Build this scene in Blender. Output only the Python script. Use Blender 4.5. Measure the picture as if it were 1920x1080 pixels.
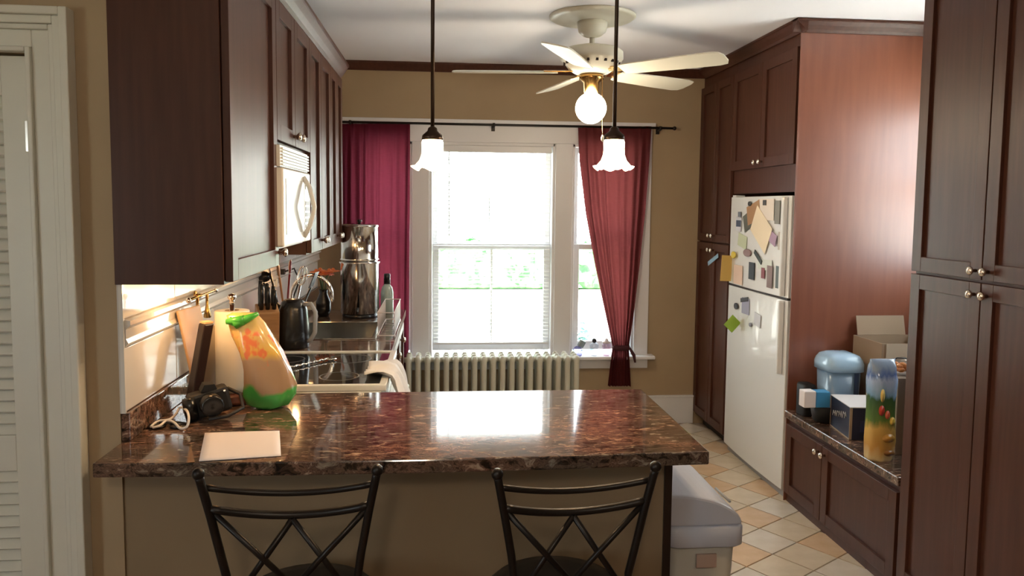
import bpy, bmesh, math, random
from mathutils import Vector, Matrix
random.seed(7)
PI = math.pi
D = bpy.data
C = bpy.context.scene.collection
for o in list(D.objects): D.objects.remove(o)

# ---------------------------------------------------------------- camera
F, YAW, PITCH, ROLL, PCY, H = 1439.87, .0916, .0785, .0098, 499.9, 1.536
_w = Vector((math.sin(YAW)*math.cos(PITCH), math.cos(YAW)*math.cos(PITCH), -math.sin(PITCH)))
_r = Vector((math.cos(YAW), -math.sin(YAW), 0)); _u = _r.cross(_w)
R_ = math.cos(ROLL)*_r + math.sin(ROLL)*_u
U_ = -math.sin(ROLL)*_r + math.cos(ROLL)*_u
cam = D.objects.new('camera', D.cameras.new('camera')); C.objects.link(cam)
cam.data.sensor_width = 36; cam.data.lens = F/1920*36
cam.data.shift_y = -(540-PCY)/1920
cam.data.clip_start = .05; cam.data.clip_end = 200
m = Matrix((R_, U_, -_w)).transposed().to_4x4(); m.translation = (0, 0, H)
cam.matrix_world = m
bpy.context.scene.camera = cam

def V(px, py, X=None, Y=None, Z=None):
    """measured photograph point -> world point on the given plane"""
    d = _w + R_*(px-960)/F - U_*(py-PCY)/F
    t = X/d.x if X is not None else (Y/d.y if Y is not None else (Z-H)/d.z)
    return Vector((d.x*t, d.y*t, H+d.z*t))

# ---------------------------------------------------------------- light and exposure
sc = bpy.context.scene
vs = sc.view_settings
vs.view_transform = 'Standard'; vs.look = 'None'; vs.gamma = 1; vs.use_curve_mapping = False
vs.exposure = 0.8
world = D.worlds.new('world'); sc.world = world; world.use_nodes = True
wn = world.node_tree.nodes; wn.clear()
out = wn.new('ShaderNodeOutputWorld'); bg = wn.new('ShaderNodeBackground')
bg.inputs[0].default_value = (.86, .94, 1, 1); bg.inputs[1].default_value = 6.0
world.node_tree.links.new(bg.outputs[0], out.inputs[0])
def light(name, kind, loc, energy, color=(1, 1, 1), rot=(0, 0, 0), **kw):
    l = D.lights.new(name, kind); l.energy = energy; l.color = color
    for k, v_ in kw.items():
        setattr(l, k, v_)
    o = D.objects.new(name, l); o.location = loc; o.rotation_euler = rot; C.objects.link(o); return o
light('sun', 'SUN', (0, -3, 8), 30.0, (1, .95, .85), (math.radians(38), 0, math.radians(-12)), angle=.01)
def portal(loc, rot, sx, sy):
    o = light('daylight_portal', 'AREA', loc, 1, (1, 1, 1), rot, shape='RECTANGLE', size=sx, size_y=sy)
    o.data.cycles.is_portal = True
# area portals shine along local -Z
portal((.34, 5.45, 1.27), (math.radians(-90), 0, 0), .9, 1.5)
portal((1.12, 5.45, 1.27), (math.radians(-90), 0, 0), .46, 1.5)
portal((-.4, 5.45, 1.27), (math.radians(-90), 0, 0), .36, 1.5)
portal((2.82, 3.27, 1.66), (0, math.radians(90), 0), .98, .98)
portal((-2.78, -.6, 1.35), (0, math.radians(-90), 0), 1.1, 1.1)

# ---------------------------------------------------------------- materials
def mat(name, col=(.8, .8, .8), rough=.5, metal=0, spec=.5, coat=0, emit=None, es=0, trans=0, alpha=1, sheen=0):
    m_ = D.materials.new(name); m_.use_nodes = True
    b = m_.node_tree.nodes['Principled BSDF']
    b.inputs['Base Color'].default_value = (*col, 1); b.inputs['Roughness'].default_value = rough
    b.inputs['Metallic'].default_value = metal; b.inputs['Specular IOR Level'].default_value = spec
    b.inputs['Coat Weight'].default_value = coat; b.inputs['Transmission Weight'].default_value = trans
    if emit: b.inputs['Emission Color'].default_value = (*emit, 1); b.inputs['Emission Strength'].default_value = es
    return m_
def nodes(m_): return m_.node_tree.nodes, m_.node_tree.links, m_.node_tree.nodes['Principled BSDF']
def ramp(n, stops, interp='LINEAR'):
    r = n.new('ShaderNodeValToRGB'); r.color_ramp.interpolation = interp
    while len(r.color_ramp.elements) < len(stops): r.color_ramp.elements.new(.5)
    for e, (p, c) in zip(r.color_ramp.elements, stops): e.position = p; e.color = (*c, 1)
    return r
def noisy(name, stops, scale=(1, 1, 1), ns=8, detail=4, rough=.5, coord='Object', bump=0, **kw):
    m_ = mat(name, (.5, .5, .5), rough, **kw); n, l, b = nodes(m_)
    tc = n.new('ShaderNodeTexCoord'); mp = n.new('ShaderNodeMapping'); no = n.new('ShaderNodeTexNoise')
    mp.inputs['Scale'].default_value = scale; no.inputs['Scale'].default_value = ns; no.inputs['Detail'].default_value = detail
    l.new(tc.outputs[coord], mp.inputs[0]); l.new(mp.outputs[0], no.inputs[0])
    r = ramp(n, stops); l.new(no.outputs[0], r.inputs[0]); l.new(r.outputs[0], b.inputs['Base Color'])
    if bump:
        bp = n.new('ShaderNodeBump'); bp.inputs['Strength'].default_value = bump; bp.inputs['Distance'].default_value = .002
        l.new(no.outputs[0], bp.inputs['Height']); l.new(bp.outputs[0], b.inputs['Normal'])
    return m_
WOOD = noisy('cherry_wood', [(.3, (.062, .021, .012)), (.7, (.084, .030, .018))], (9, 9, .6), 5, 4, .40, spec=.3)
WOODL = noisy('cherry_wood_lit', [(.3, (.20, .065, .036)), (.7, (.26, .088, .050))], (6, 6, .6), 4, 5, .36, coat=.9)  # lighter copy of the cherry, window light put into the panel colour
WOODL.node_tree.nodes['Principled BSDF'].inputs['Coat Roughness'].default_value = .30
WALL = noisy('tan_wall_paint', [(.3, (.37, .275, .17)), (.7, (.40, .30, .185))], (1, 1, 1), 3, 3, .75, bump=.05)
KNEE = noisy('shaded_wall_paint', [(.3, (.25, .18, .105)), (.7, (.275, .20, .12))], (1, 1, 1), 3, 3, .7)  # darker wall paint, the shade under the counter is in its colour
CEIL = mat('ceiling_paint', (.80, .81, .87), .8)
WHITE = mat('white_gloss_paint', (.76, .76, .74), .35)
TRIMW = mat('white_window_paint', (.72, .72, .74), .4)
CREAM = mat('cream_door_paint', (.68, .67, .60), .4)
STEEL = mat('stainless_steel', (.72, .72, .70), .12, 1)
CHROME = mat('chrome', (.85, .83, .8), .1, 1)
NICKEL = mat('brushed_nickel', (.75, .70, .62), .22, 1)
BRASS = mat('brass', (.50, .30, .10), .25, 1)
BRONZE = mat('oil_bronze', (.05, .032, .022), .35, .7)
BLACK = mat('black_plastic', (.012, .012, .013), .25)
BLACKM = mat('black_matte', (.010, .010, .011), .6)
IRON = mat('dark_iron', (.022, .018, .016), .38, .6)
DARK = mat('dark_shadow_gap', (.02, .012, .01), .7)
FRIDGE = mat('fridge_enamel', (.75, .76, .75), .3, coat=.2)
APPL = mat('appliance_white', (.78, .78, .74), .3)
GREYP = mat('grey_plastic', (.35, .36, .37), .4)
RAD = mat('radiator_paint', (.58, .58, .50), .4)
GLASSTOP = mat('black_ceramic_glass', (.018, .018, .02), .06, coat=.6)
FANW = mat('fan_white', (.74, .71, .60), .35)
PAPER = mat('white_paper', (.80, .74, .74), .6)
TOWEL = mat('paper_towel', (.84, .80, .68), .8)
ROPE = mat('woven_brown', (.10, .045, .02), .5)
BINW = mat('bin_plastic', (.52, .50, .45), .4)
BINL = mat('bin_lid_plastic', (.58, .62, .74), .3)
GROUT = mat('grout', (.34, .28, .22), .8)
OAK = noisy('dining_floor_oak', [(.3, (.20, .10, .045)), (.7, (.30, .16, .075))], (1, 12, 1), 3, 5, .35)
LAWN = noisy('dry_lawn', [(.3, (.30, .31, .22)), (.7, (.40, .40, .30))], (1, 1, 1), 6, 6, .9)
HEDGE = noisy('hedge_green', [(.35, (.04, .17, .05)), (.65, (.14, .36, .13))], (1, 1, 1), 7, 6, .8)
DRIVE = mat('concrete_drive', (.75, .74, .70), .8)
SIDING = mat('white_siding', (.82, .83, .84), .6)
HGLASS = mat('far_window_glass', (.35, .45, .5), .1)

def granite(name, dark=1.0, rough=.09):
    m_ = mat(name, (.2, .1, .08), rough, coat=.3); n, l, b = nodes(m_)
    tc = n.new('ShaderNodeTexCoord'); mp = n.new('ShaderNodeMapping'); mp.inputs['Scale'].default_value = (.8, 1.9, 1.3)
    l.new(tc.outputs['Object'], mp.inputs[0])
    a = n.new('ShaderNodeTexNoise'); a.inputs['Scale'].default_value = 34; a.inputs['Detail'].default_value = 8; a.inputs['Roughness'].default_value = .66; a.inputs['Distortion'].default_value = .7
    c = n.new('ShaderNodeTexNoise'); c.inputs['Scale'].default_value = 7; c.inputs['Detail'].default_value = 4
    l.new(mp.outputs[0], a.inputs[0]); l.new(mp.outputs[0], c.inputs[0])
    k = dark
    r = ramp(n, [(.36, (.010*k, .009*k, .009*k)), (.44, (.060*k, .038*k, .030*k)), (.50, (.20*k, .125*k, .095*k)), (.54, (.075*k, .042*k, .036*k)), (.60, (.26*k, .18*k, .14*k)), (.68, (.44*k, .37*k, .30*k))])
    l.new(a.outputs[0], r.inputs[0])
    r2 = ramp(n, [(.38, (.6, .7, .7)), (.62, (1.2, 1.05, .95))]); l.new(c.outputs[0], r2.inputs[0])
    mx = n.new('ShaderNodeMix'); mx.data_type = 'RGBA'; mx.blend_type = 'MULTIPLY'; mx.inputs[0].default_value = 1
    l.new(r.outputs[0], mx.inputs[6]); l.new(r2.outputs[0], mx.inputs[7]); l.new(mx.outputs[2], b.inputs['Base Color'])
    return m_
GRAN = granite('brown_granite'); GRAN2 = granite('granite_edge', .7, .2); GRANB = granite('grey_brown_granite', .9, .2)

def glassmat(name, tint=(1, 1, 1), gl=.07):
    m_ = D.materials.new(name); m_.use_nodes = True; n = m_.node_tree.nodes; l = m_.node_tree.links; n.clear()
    o = n.new('ShaderNodeOutputMaterial'); t = n.new('ShaderNodeBsdfTransparent'); g = n.new('ShaderNodeBsdfGlossy'); mx = n.new('ShaderNodeMixShader')
    t.inputs[0].default_value = (*tint, 1); g.inputs['Roughness'].default_value = .03; mx.inputs[0].default_value = gl
    l.new(t.outputs[0], mx.inputs[1]); l.new(g.outputs[0], mx.inputs[2]); l.new(mx.outputs[0], o.inputs[0]); return m_
GLASS = glassmat('window_glass', (.97, .99, .98)); BLUEG = glassmat('violet_glass', (.55, .55, .75), .1)
CLEARG = glassmat('clear_glass', (.85, .88, .92), .12); PINKG = glassmat('pink_glass', (.82, .70, .78), .1)
def fabric(name, col, tr, mixf):
    m_ = D.materials.new(name); m_.use_nodes = True; n = m_.node_tree.nodes; l = m_.node_tree.links; n.clear()
    o = n.new('ShaderNodeOutputMaterial'); d = n.new('ShaderNodeBsdfDiffuse'); t = n.new('ShaderNodeBsdfTranslucent'); mx = n.new('ShaderNodeMixShader')
    tc = n.new('ShaderNodeTexCoord'); mp = n.new('ShaderNodeMapping'); mp.inputs['Scale'].default_value = (3, 3, 60)
    w = n.new('ShaderNodeTexNoise'); w.inputs['Scale'].default_value = 6
    r = ramp(n, [(.3, tuple(c*.75 for c in col)), (.7, col)])
    l.new(tc.outputs['Object'], mp.inputs[0]); l.new(mp.outputs[0], w.inputs[0]); l.new(w.outputs[0], r.inputs[0]); l.new(r.outputs[0], d.inputs[0])
    t.inputs[0].default_value = (*tr, 1); mx.inputs[0].default_value = mixf
    l.new(d.outputs[0], mx.inputs[1]); l.new(t.outputs[0], mx.inputs[2]); l.new(mx.outputs[0], o.inputs[0]); return m_
CURT = fabric('burgundy_sheer', (.11, .014, .026), (.15, .022, .040), .40)
CURT2 = fabric('wine_sheer', (.10, .022, .024), (.15, .032, .032), .4)

# ---------------------------------------------------------------- mesh helpers
class MB:
    def __init__(s): s.v = []; s.f = []; s.sm = []
    def add(s, vs_, fs, smooth=False):
        b = len(s.v); s.v += [tuple(p) for p in vs_]
        for f in fs: s.f.append([b+i for i in f]); s.sm.append(smooth)
        return s
    def box(s, x0, x1, y0, y1, z0, z1, M=None):
        p = [(x, y, z) for z in (z0, z1) for y in (y0, y1) for x in (x0, x1)]
        if M: p = [M @ Vector(q) for q in p]
        return s.add(p, [(0, 2, 3, 1), (4, 5, 7, 6), (0, 1, 5, 4), (2, 6, 7, 3), (0, 4, 6, 2), (1, 3, 7, 5)])
    def prism(s, prof, axis, a, b):
        """2-D profile [(p,q)] swept along axis from a to b; (p,q) are the two other axes in order"""
        def pt(p, q, t): return {'x': (t, p, q), 'y': (p, t, q), 'z': (p, q, t)}[axis]
        n = len(prof)
        vs_ = [pt(p, q, a) for p, q in prof] + [pt(p, q, b) for p, q in prof]
        fs = [tuple(range(n)), tuple(range(2*n-1, n-1, -1))] + [(i, i+n, (i+1) % n+n, (i+1) % n) for i in range(n)]
        return s.add(vs_, fs)
    def lathe(s, prof, c, n=24, axis='z', M=None, smooth=True, wave=None, cap=True):
        """prof [(radius, height)]"""
        vs_ = []
        for k, (r, h) in enumerate(prof):
            for i in range(n):
                a = 2*PI*i/n; rr = r*(1+(wave(a, k) if wave else 0))
                q = Vector((rr*math.cos(a), rr*math.sin(a), h))
                if axis == 'y': q = Vector((q.x, q.z, q.y))
                if axis == 'x': q = Vector((q.z, q.x, q.y))
                if M: q = M @ q
                vs_.append(q+Vector(c))
        fs = [(k*n+i, k*n+(i+1) % n, (k+1)*n+(i+1) % n, (k+1)*n+i) for k in range(len(prof)-1) for i in range(n)]
        if cap and prof[0][0] > 0: fs.append(tuple(range(n-1, -1, -1)))
        if cap and prof[-1][0] > 0: fs.append(tuple(range((len(prof)-1)*n, len(prof)*n)))
        return s.add(vs_, fs, smooth)
    def tube(s, pts, r, n=8, smooth=True):
        pts = [Vector(p) for p in pts]; rs = r if isinstance(r, (list, tuple)) else [r]*len(pts)
        vs_ = []; up = None
        for i, p in enumerate(pts):
            t = (pts[min(i+1, len(pts)-1)]-pts[max(i-1, 0)]).normalized()
            if up is None:
                up = Vector((0, 0, 1)) if abs(t.z) < .9 else Vector((1, 0, 0))
            a = t.cross(up).normalized(); up = a.cross(t).normalized()
            for k in range(n):
                an = 2*PI*k/n; vs_.append(p+(a*math.cos(an)+up*math.sin(an))*rs[i])
        m_ = len(pts)
        fs = [(i*n+k, i*n+(k+1) % n, (i+1)*n+(k+1) % n, (i+1)*n+k) for i in range(m_-1) for k in range(n)]
        fs += [tuple(range(n-1, -1, -1)), tuple(range((m_-1)*n, m_*n))]
        return s.add(vs_, fs, smooth)
    def ball(s, c, r, n=12, sc_=(1, 1, 1)):
        k = n//2
        prof = [(max(1e-4, r*math.sin(PI*i/k))*1, -r*math.cos(PI*i/k)) for i in range(k+1)]
        return s.lathe(prof, c, n, M=Matrix.Diagonal(Vector(sc_)))
WLOC = {}
def obj(name, mb, mt, parent=None, bevel=0, origin=None, seg=2):
    me = D.meshes.new(name)
    vs_ = [Vector(p) for p in mb.v]
    if origin is None:
        lo = [min(p[i] for p in vs_) for i in range(3)]; hi = [max(p[i] for p in vs_) for i in range(3)]
        c = Vector(((lo[0]+hi[0])/2, (lo[1]+hi[1])/2, lo[2]))
    else: c = Vector(origin)
    me.from_pydata([p-c for p in vs_], [], mb.f)
    me.polygons.foreach_set('use_smooth', mb.sm)
    bm = bmesh.new(); bm.from_mesh(me); bmesh.ops.recalc_face_normals(bm, faces=bm.faces); bm.to_mesh(me); bm.free()
    me.materials.append(mt)
    o = D.objects.new(name, me); C.objects.link(o)
    WLOC[o.name] = c
    if parent: o.parent = parent; o.location = c-WLOC[parent.name]
    else: o.location = c
    if bevel:
        b = o.modifiers.new('bevel', 'BEVEL'); b.width = bevel; b.segments = seg; b.limit_method = 'ANGLE'; b.harden_normals = False
    return o
def tag(o, label, cat, group=None):
    o['label'] = label; o['category'] = cat
    if group: o['group'] = group
    return o
def thing(name, label, cat, loc, group=None):
    o = D.objects.new(name, None); C.objects.link(o); o.location = loc; o.empty_display_size = .05
    WLOC[o.name] = Vector(loc); return tag(o, label, cat, group)
def structure(name, mb, mt, parent=None, bevel=0):
    o = obj(name, mb, mt, parent, bevel)
    if not parent: o['kind'] = 'structure'
    return o
def B(*a, **k): return MB().box(*a, **k)
def kid(name, src, loc, parent, rot=None):
    """another part sharing src's mesh, origin at world loc"""
    o = D.objects.new(name, src.data); C.objects.link(o); o.parent = parent
    WLOC[o.name] = Vector(loc); o.location = Vector(loc)-(WLOC[parent.name] if parent else Vector((0, 0, 0)))
    if rot: o.rotation_euler = rot
    for md in src.modifiers:
        b = o.modifiers.new(md.name, md.type)
        if md.type == 'BEVEL': b.width = md.width; b.segments = md.segments; b.limit_method = md.limit_method
    return o
def RZ(a, c=(0, 0, 0)): return Matrix.Translation(c) @ Matrix.Rotation(a, 4, 'Z') @ Matrix.Translation(-Vector(c))

WX, WY, BY, CZ = -.836, 2.056, 5.268, 2.484      # left wall, end wall, back wall, ceiling
RX, RWX = 1.813, 2.66                             # right cabinet fronts, right wall
# ================================================================ SETTING
# floor: grout bed with the small square tiles laid askew, oak in the front room
fl = structure('floor', B(-2.7, 3.1, -3.5, 5.4, -.12, -.004), GROUT)
structure('floor_dining', B(-2.7, 3.1, -3.5, 1.98, -.004, .0), OAK, fl)
tile_m = [noisy('tile_%s' % k, [(.3, a), (.7, b)], (1, 1, 1), 14, 4, .22) for k, a, b in (
    ('cream', (.66, .56, .42), (.74, .64, .50)), ('peach', (.66, .46, .29), (.74, .54, .36)), ('pale', (.68, .62, .53), (.76, .70, .62)))]
TS = .197; TA = math.radians(33.5)
tu = Vector((math.cos(TA), math.sin(TA), 0)); tv = Vector((-math.sin(TA), math.cos(TA), 0))
T0 = Vector((1.582, 3.734, 0))
tsrc = []
for mt in tile_m:
    g = .0035
    me_o = None
    tsrc.append(mt)
tmeshes = []
for mt in tile_m:
    mb = B(g, TS-g, g, TS-g, -.004, .003)
    me = D.meshes.new('tile'); me.from_pydata(mb.v, [], mb.f); me.materials.append(mt); tmeshes.append(me)
def in_floor(c):
    if not (2.13 < c.y < BY-.13): return False
    if c.x > RX-.05 + .0 and c.y > 1: return False
    return c.x > (-.12 if c.y > 2.65 else .75)
for i in range(-30, 30):
    for j in range(-30, 30):
        p = T0+tu*TS*i+tv*TS*j; c = p+tu*TS/2+tv*TS/2
        if c.y > 1.95 and c.y < BY-.1 and c.x < RX+.09 and c.x > (-.3 if c.y > 2.5 else .55):
            o = D.objects.new('tile', tmeshes[(0, 1, 2, 0)[(i+2*j) % 4] if random.random() > .2 else random.randrange(3)])
            C.objects.link(o); o.parent = fl; o.location = p-WLOC[fl.name]; o.rotation_euler = (0, 0, TA)
structure('ceiling', B(-2.7, 3.1, -3.5, 5.4, CZ, CZ+.1), CEIL)
# back wall with three openings
Zs, Zt = .50, 1.965
OPS = [(-.57, -.20), (-.085, .775), (.895, 1.345)]
w = MB().box(-2.7, 3.1, BY, BY+.14, -.1, Zs).box(-2.7, 3.1, BY, BY+.14, Zt, CZ+.05)
xs = [-2.7]+[v_ for p in OPS for v_ in p]+[3.1]
for a, b in zip(xs[::2], xs[1::2]): w.box(a, b, BY, BY+.14, Zs, Zt)
structure('wall_back', w, WALL)
structure('wall_left', B(WX-.12, WX, WY+.1, BY, -.1, CZ+.05), WALL)
# right wall with a window over the bench
Ya, Yb, Za, Zb = 2.80, 3.74, 1.18, 2.13
w = MB().box(RWX, RWX+.12, 1.9, BY, -.1, Za).box(RWX, RWX+.12, 1.9, BY, Zb, CZ+.05).box(RWX, RWX+.12, 1.9, Ya, Za, Zb).box(RWX, RWX+.12, Yb, BY, Za, Zb)
structure('wall_right', w, WALL)
# end wall of the front room, left of the kitchen, with the closet opening
DX0, DX1, DZ1 = -1.62, -1.025, 1.905
w = MB().box(-2.7, DX0, WY, WY+.1, -.1, CZ+.05).box(DX1, WX, WY, WY+.1, -.1, CZ+.05).box(DX0, DX1, WY, WY+.1, DZ1, CZ+.05)
structure('wall_front_left', w, WALL)
structure('wall_closet', MB().box(DX0-.1, DX0, WY+.1, WY+.7, -.1, 2.1).box(DX0, WX-.12, WY+.6, WY+.7, -.1, 2.1), WALL)
structure('wall_front_right', B(RX+.1, 3.1, 1.86, 1.9, -.1, CZ+.05), WALL)
# front room walls with two side windows
def wall_x(name, x0, x1, y0, y1, oy0, oy1, oz0, oz1):
    w = MB().box(x0, x1, y0, oy0, -.1, CZ+.05).box(x0, x1, oy1, y1, -.1, CZ+.05).box(x0, x1, oy0, oy1, -.1, oz0).box(x0, x1, oy0, oy1, oz1, CZ+.05)
    structure(name, w, WALL)
wall_x('wall_dining_left', -2.7, -2.6, -3.5, WY, -1.15, -.05, .8, 1.9)
structure('wall_dining_right', B(3.0, 3.1, -3.5, 1.86, -.1, CZ+.05), WALL)
structure('wall_dining_back', B(-2.7, 3.1, -3.6, -3.5, -.1, CZ+.05), WALL)
def plain_window(name, x, y0, y1, z0, z1, d):
    f = MB()
    for a, b, c, e in ((y0, y1, z0, z0+.05), (y0, y1, z1-.05, z1), (y0, y0+.05, z0, z1), (y1-.05, y1, z0, z1), (y0, y1, (z0+z1)/2-.02, (z0+z1)/2+.02)):
        f.box(x-.02, x+.02, a, b, c, e)
    for a, b, c, e in ((y0-.08, y0, z0-.08, z1+.08), (y1, y1+.08, z0-.08, z1+.08), (y0, y1, z1, z1+.08), (y0, y1, z0-.08, z0)):
        f.box(x-d*.05-.015, x-d*.05+.015, a, b, c, e)
    o = structure(name, f, TRIMW); structure('pane', B(x-.003, x+.003, y0+.05, y1-.05, z0+.05, z1-.05), GLASS, o); return o
plain_window('window_2', RWX+.06, Ya, Yb, Za, Zb, 1)
plain_window('window_3', -2.65, -1.15, -.05, .8, 1.9, -1)

# window_1: triple window in the back wall
w = MB(); cy = BY-.025
w.box(-.67, OPS[0][0], cy, BY, .50, 2.09); w.box(OPS[2][1], 1.446, cy, BY, .50, 2.09)
w.box(OPS[0][0], OPS[2][1], cy, BY, Zt, 2.09)
w.box(OPS[0][1], OPS[1][0], cy, BY, .50, Zt); w.box(OPS[1][1], OPS[2][0], cy, BY, .50, Zt)
w.box(-.69, 1.466, cy-.015, BY, 2.09, 2.115)
for (a, b) in OPS:   # jambs
    w.box(a-.001, a+.018, BY-.01, BY+.14, Zs, Zt); w.box(b-.018, b+.001, BY-.01, BY+.14, Zs, Zt); w.box(a, b, BY-.01, BY+.14, Zt-.02, Zt+.001)
win = structure('window_1', w, TRIMW, bevel=.003)
structure('window_sill', B(-.71, 1.487, BY-.09, BY+.12, .478, .502), TRIMW, win, .006)
structure('window_apron', B(-.66, 1.45, BY-.022, BY, .405, .478), TRIMW, win, .003)
def sash(a, b, z0, z1, y, st=.045, mid=False):
    f = MB().box(a, a+st, y, y+.035, z0, z1).box(b-st, b, y, y+.035, z0, z1).box(a+st, b-st, y, y+.035, z0, z0+st*1.3).box(a+st, b-st, y, y+.035, z1-.035, z1)
    if mid: f.box((a+b)/2-.008, (a+b)/2+.008, y+.01, y+.03, z0, z1)
    o = structure('sash', f, TRIMW, win, .002)
    structure('pane', B(a+st, b-st, y+.015, y+.019, z0+st, z1-.03), GLASS, o)
for k, (a, b) in enumerate(OPS):
    zm = 1.255
    sash(a+.02, b-.02, Zs+.03, zm+.02, BY+.045, mid=(k == 1))
    sash(a+.02, b-.02, zm-.02, Zt-.02, BY+.085, .035)
# blind in the middle window
bl = thing('window_blind', 'white slatted blind let down inside the middle window with a thin hanging wand', 'blind', (.345, BY+.01, Zt-.03))
obj('headrail', B(-.06, .75, BY-.005, BY+.035, Zt-.065, Zt-.02), TRIMW, bl, .003)
sl0 = obj('slat', MB().box(-.4, .4, -.011, .011, -.0006, .0006, M=Matrix.Rotation(math.radians(7), 4, 'X')), WHITE, bl, origin=(0, 0, 0))
sl0.location = Vector((.345, BY+.015, .60))-WLOC[bl.name]
for k in range(1, 52): kid('slat', sl0, (.345, BY+.015, .60+.0255*k), bl)
obj('bottom_rail', B(-.055, .745, BY+.0, BY+.03, .575, .59), TRIMW, bl, .003)
for x in (.05, .345, .64): obj('cord', B(x-.0012, x+.0012, BY+.001, BY+.0034, .585, Zt-.06), WHITE, bl)
pw = V(842, 285, Y=BY-.012); pe = V(842, 443, Y=BY-.012)
obj('wand', MB().tube([pw, pe], .0045, 6), GREYP, bl)

# dark crown along back wall, tall white baseboard
def crown_prof(s): return [(0, 0), (0, -.055), (s*.012, -.055), (s*.02, -.045), (s*.035, -.03), (s*.05, -.012), (s*.055, -.010), (s*.055, 0)]
structure('trim_1', MB().prism([(BY-p, CZ+q) for p, q in crown_prof(1)], 'x', -.82, RX+.05), WOOD)
structure('baseboard_back', MB().box(.95, RX-.02, BY-.018, BY, 0, .19).box(.95, RX-.02, BY-.024, BY, .19, .205).box(WX, -.4, BY-.018, BY, 0, .205), TRIMW, bevel=.003)

# closet door and casing
cs = MB(); Yc = WY
steps = [(0, .012, .030), (.012, .055, .018), (.055, .068, .026), (.068, .088, .034), (.088, .108, .044)]
XI, ZI, BX = -1.025, 1.905, .0
for a, b, t in steps:
    cs.box(XI+a, XI+b, Yc-t, Yc, 0, ZI+b); cs.box(DX0-b, DX0-a, Yc-t, Yc, 0, ZI+b); cs.box(DX0-a, XI+a, Yc-t, Yc, ZI+a, ZI+b)
structure('trim_2', cs, CREAM, bevel=.003)
dr = structure('door_1', MB().box(DX0+.004, DX0+.07, WY+.005, WY+.035, .02, ZI-.006).box(XI-.075, XI-.006, WY+.005, WY+.035, .02, ZI-.006)
    .box(DX0+.07, XI-.075, WY+.005, WY+.035, 1.80, ZI-.006).box(DX0+.07, XI-.075, WY+.005, WY+.035, .835, .93).box(DX0+.07, XI-.075, WY+.005, WY+.035, .02, .2), CREAM, bevel=.002)
M_ = Matrix.Rotation(math.radians(-38), 4, 'X')
s0 = None
def louvers(z0, z1):
    global s0
    n = int((z1-z0)/.03)
    for k in range(n):
        z = z0+(k+.5)*(z1-z0)/n
        if s0 is None:
            s0 = obj('slat', MB().box(DX0+.068-((DX0+XI)/2), XI-.073-((DX0+XI)/2), -.0035, .0035, -.018, .018, M=M_), CREAM, dr, origin=(0, 0, 0))
            s0.location = Vector(((DX0+XI)/2, WY+.02, z))-WLOC[dr.name]
        else: kid('slat', s0, ((DX0+XI)/2, WY+.02, z), dr)
louvers(.93, 1.80); louvers(.2, .835)
hp = V(57, 255, Y=WY-.01)
hb = MB().box(hp.x-.016, hp.x+.004, WY-.002, WY+.006, hp.z-.038, hp.z+.038)
for k in range(3): hb.lathe([(.0055, 0), (.0055, .022)], (hp.x+.007, WY-.006, hp.z-.038+.026*k), 10)
obj('hinge', hb, NICKEL, dr)

# ================================================================ CABINET MAKING
def knob(c, d, parent, m_=NICKEL):
    """small round knob; d = unit axis 'x-' or 'x+'"""
    s = -1 if d == 'x-' else 1
    prof = [(.006, 0), (.005, .010), (.008, .013), (.0145, .019), (.0155, .024), (.011, .029), (.0001, .031)]
    return obj('knob', MB().lathe([(r, s*h) for r, h in prof], c, 14, 'x'), m_, parent)
def shaker(parent, X, s, y0, y1, z0, z1, kn=None, st=.055, name='door', m_=None, mp=None):
    """shaker door lying in plane x = X, front towards s, between y0<y1, z0<z1"""
    m_ = m_ or WOOD; mp = mp or WOOD
    g = .0025; y0 += g; y1 -= g; z0 += g; z1 -= g; t = .020
    a, b = sorted((X, X+s*t))
    f = MB().box(a, b, y0, y0+st, z0, z1).box(a, b, y1-st, y1, z0, z1).box(a, b, y0+st, y1-st, z0, z0+st).box(a, b, y0+st, y1-st, z1-st, z1)
    o = obj(name, f, m_, parent, .0015)
    a, b = sorted((X+s*.001, X+s*.008))
    obj('door_panel', B(a, b, y0+st-.002, y1-st+.002, z0+st-.002, z1-st+.002), mp, o)
    if kn: knob((X+s*t, kn[0], kn[1]), 'x-' if s < 0 else 'x+', o)
    return o

# ---------------- left upper cabinets
CX = -.563; CB = V(315, 534, Y=2.043).z; LT = 2.225
ztop = V(592, 100, X=-.545).z+.055
def upper(y0, y1, zb, label, doors, lab='cabinet', group=None):
    t = thing('wall_cabinet', label, lab, ((WX+CX)/2, (y0+y1)/2, zb), group)
    obj('cabinet_body', B(WX+.001, CX, y0+.001, y1-.001, zb, LT), WOOD, t, .001)
    for (a, b, kn) in doors: shaker(t, CX+.002, 1, a, b, zb+.004, min(ztop, LT-.01), kn)
    return t
MZT = V(525, 268, X=-.52).z
CY = 2.043
c1 = upper(CY, 2.62, CB, 'nearest dark cherry wall cabinet with the broad plain end panel, over the paper towels', [(CY+.005, 2.62, (CY+.57, CB+.05))])
upper(2.62, 3.26, MZT+.01, 'short dark cherry wall cabinet directly above the white microwave', [(2.62, 2.94, (2.90, MZT+.05)), (2.94, 3.26, (2.98, MZT+.05))])
upper(3.26, 3.86, CB, 'dark cherry wall cabinet just beyond the microwave, left of the curtain', [(3.26, 3.56, (3.53, CB+.05)), (3.56, 3.86, (3.59, CB+.05))])
upper(3.86, 4.30, CB, 'farthest of the dark cherry wall cabinets on the left wall', [(3.86, 4.08, (4.05, CB+.05)), (4.08, 4.30, (4.11, CB+.05))])
cr = MB().prism([(CX+.002+p, LT+.07+q*1.3) for p, q in crown_prof(1)], 'y', CY, 4.33)
cr.prism([(4.30+p, LT+.07+q*1.3) for p, q in crown_prof(.5)], 'x', WX, CX)
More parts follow.
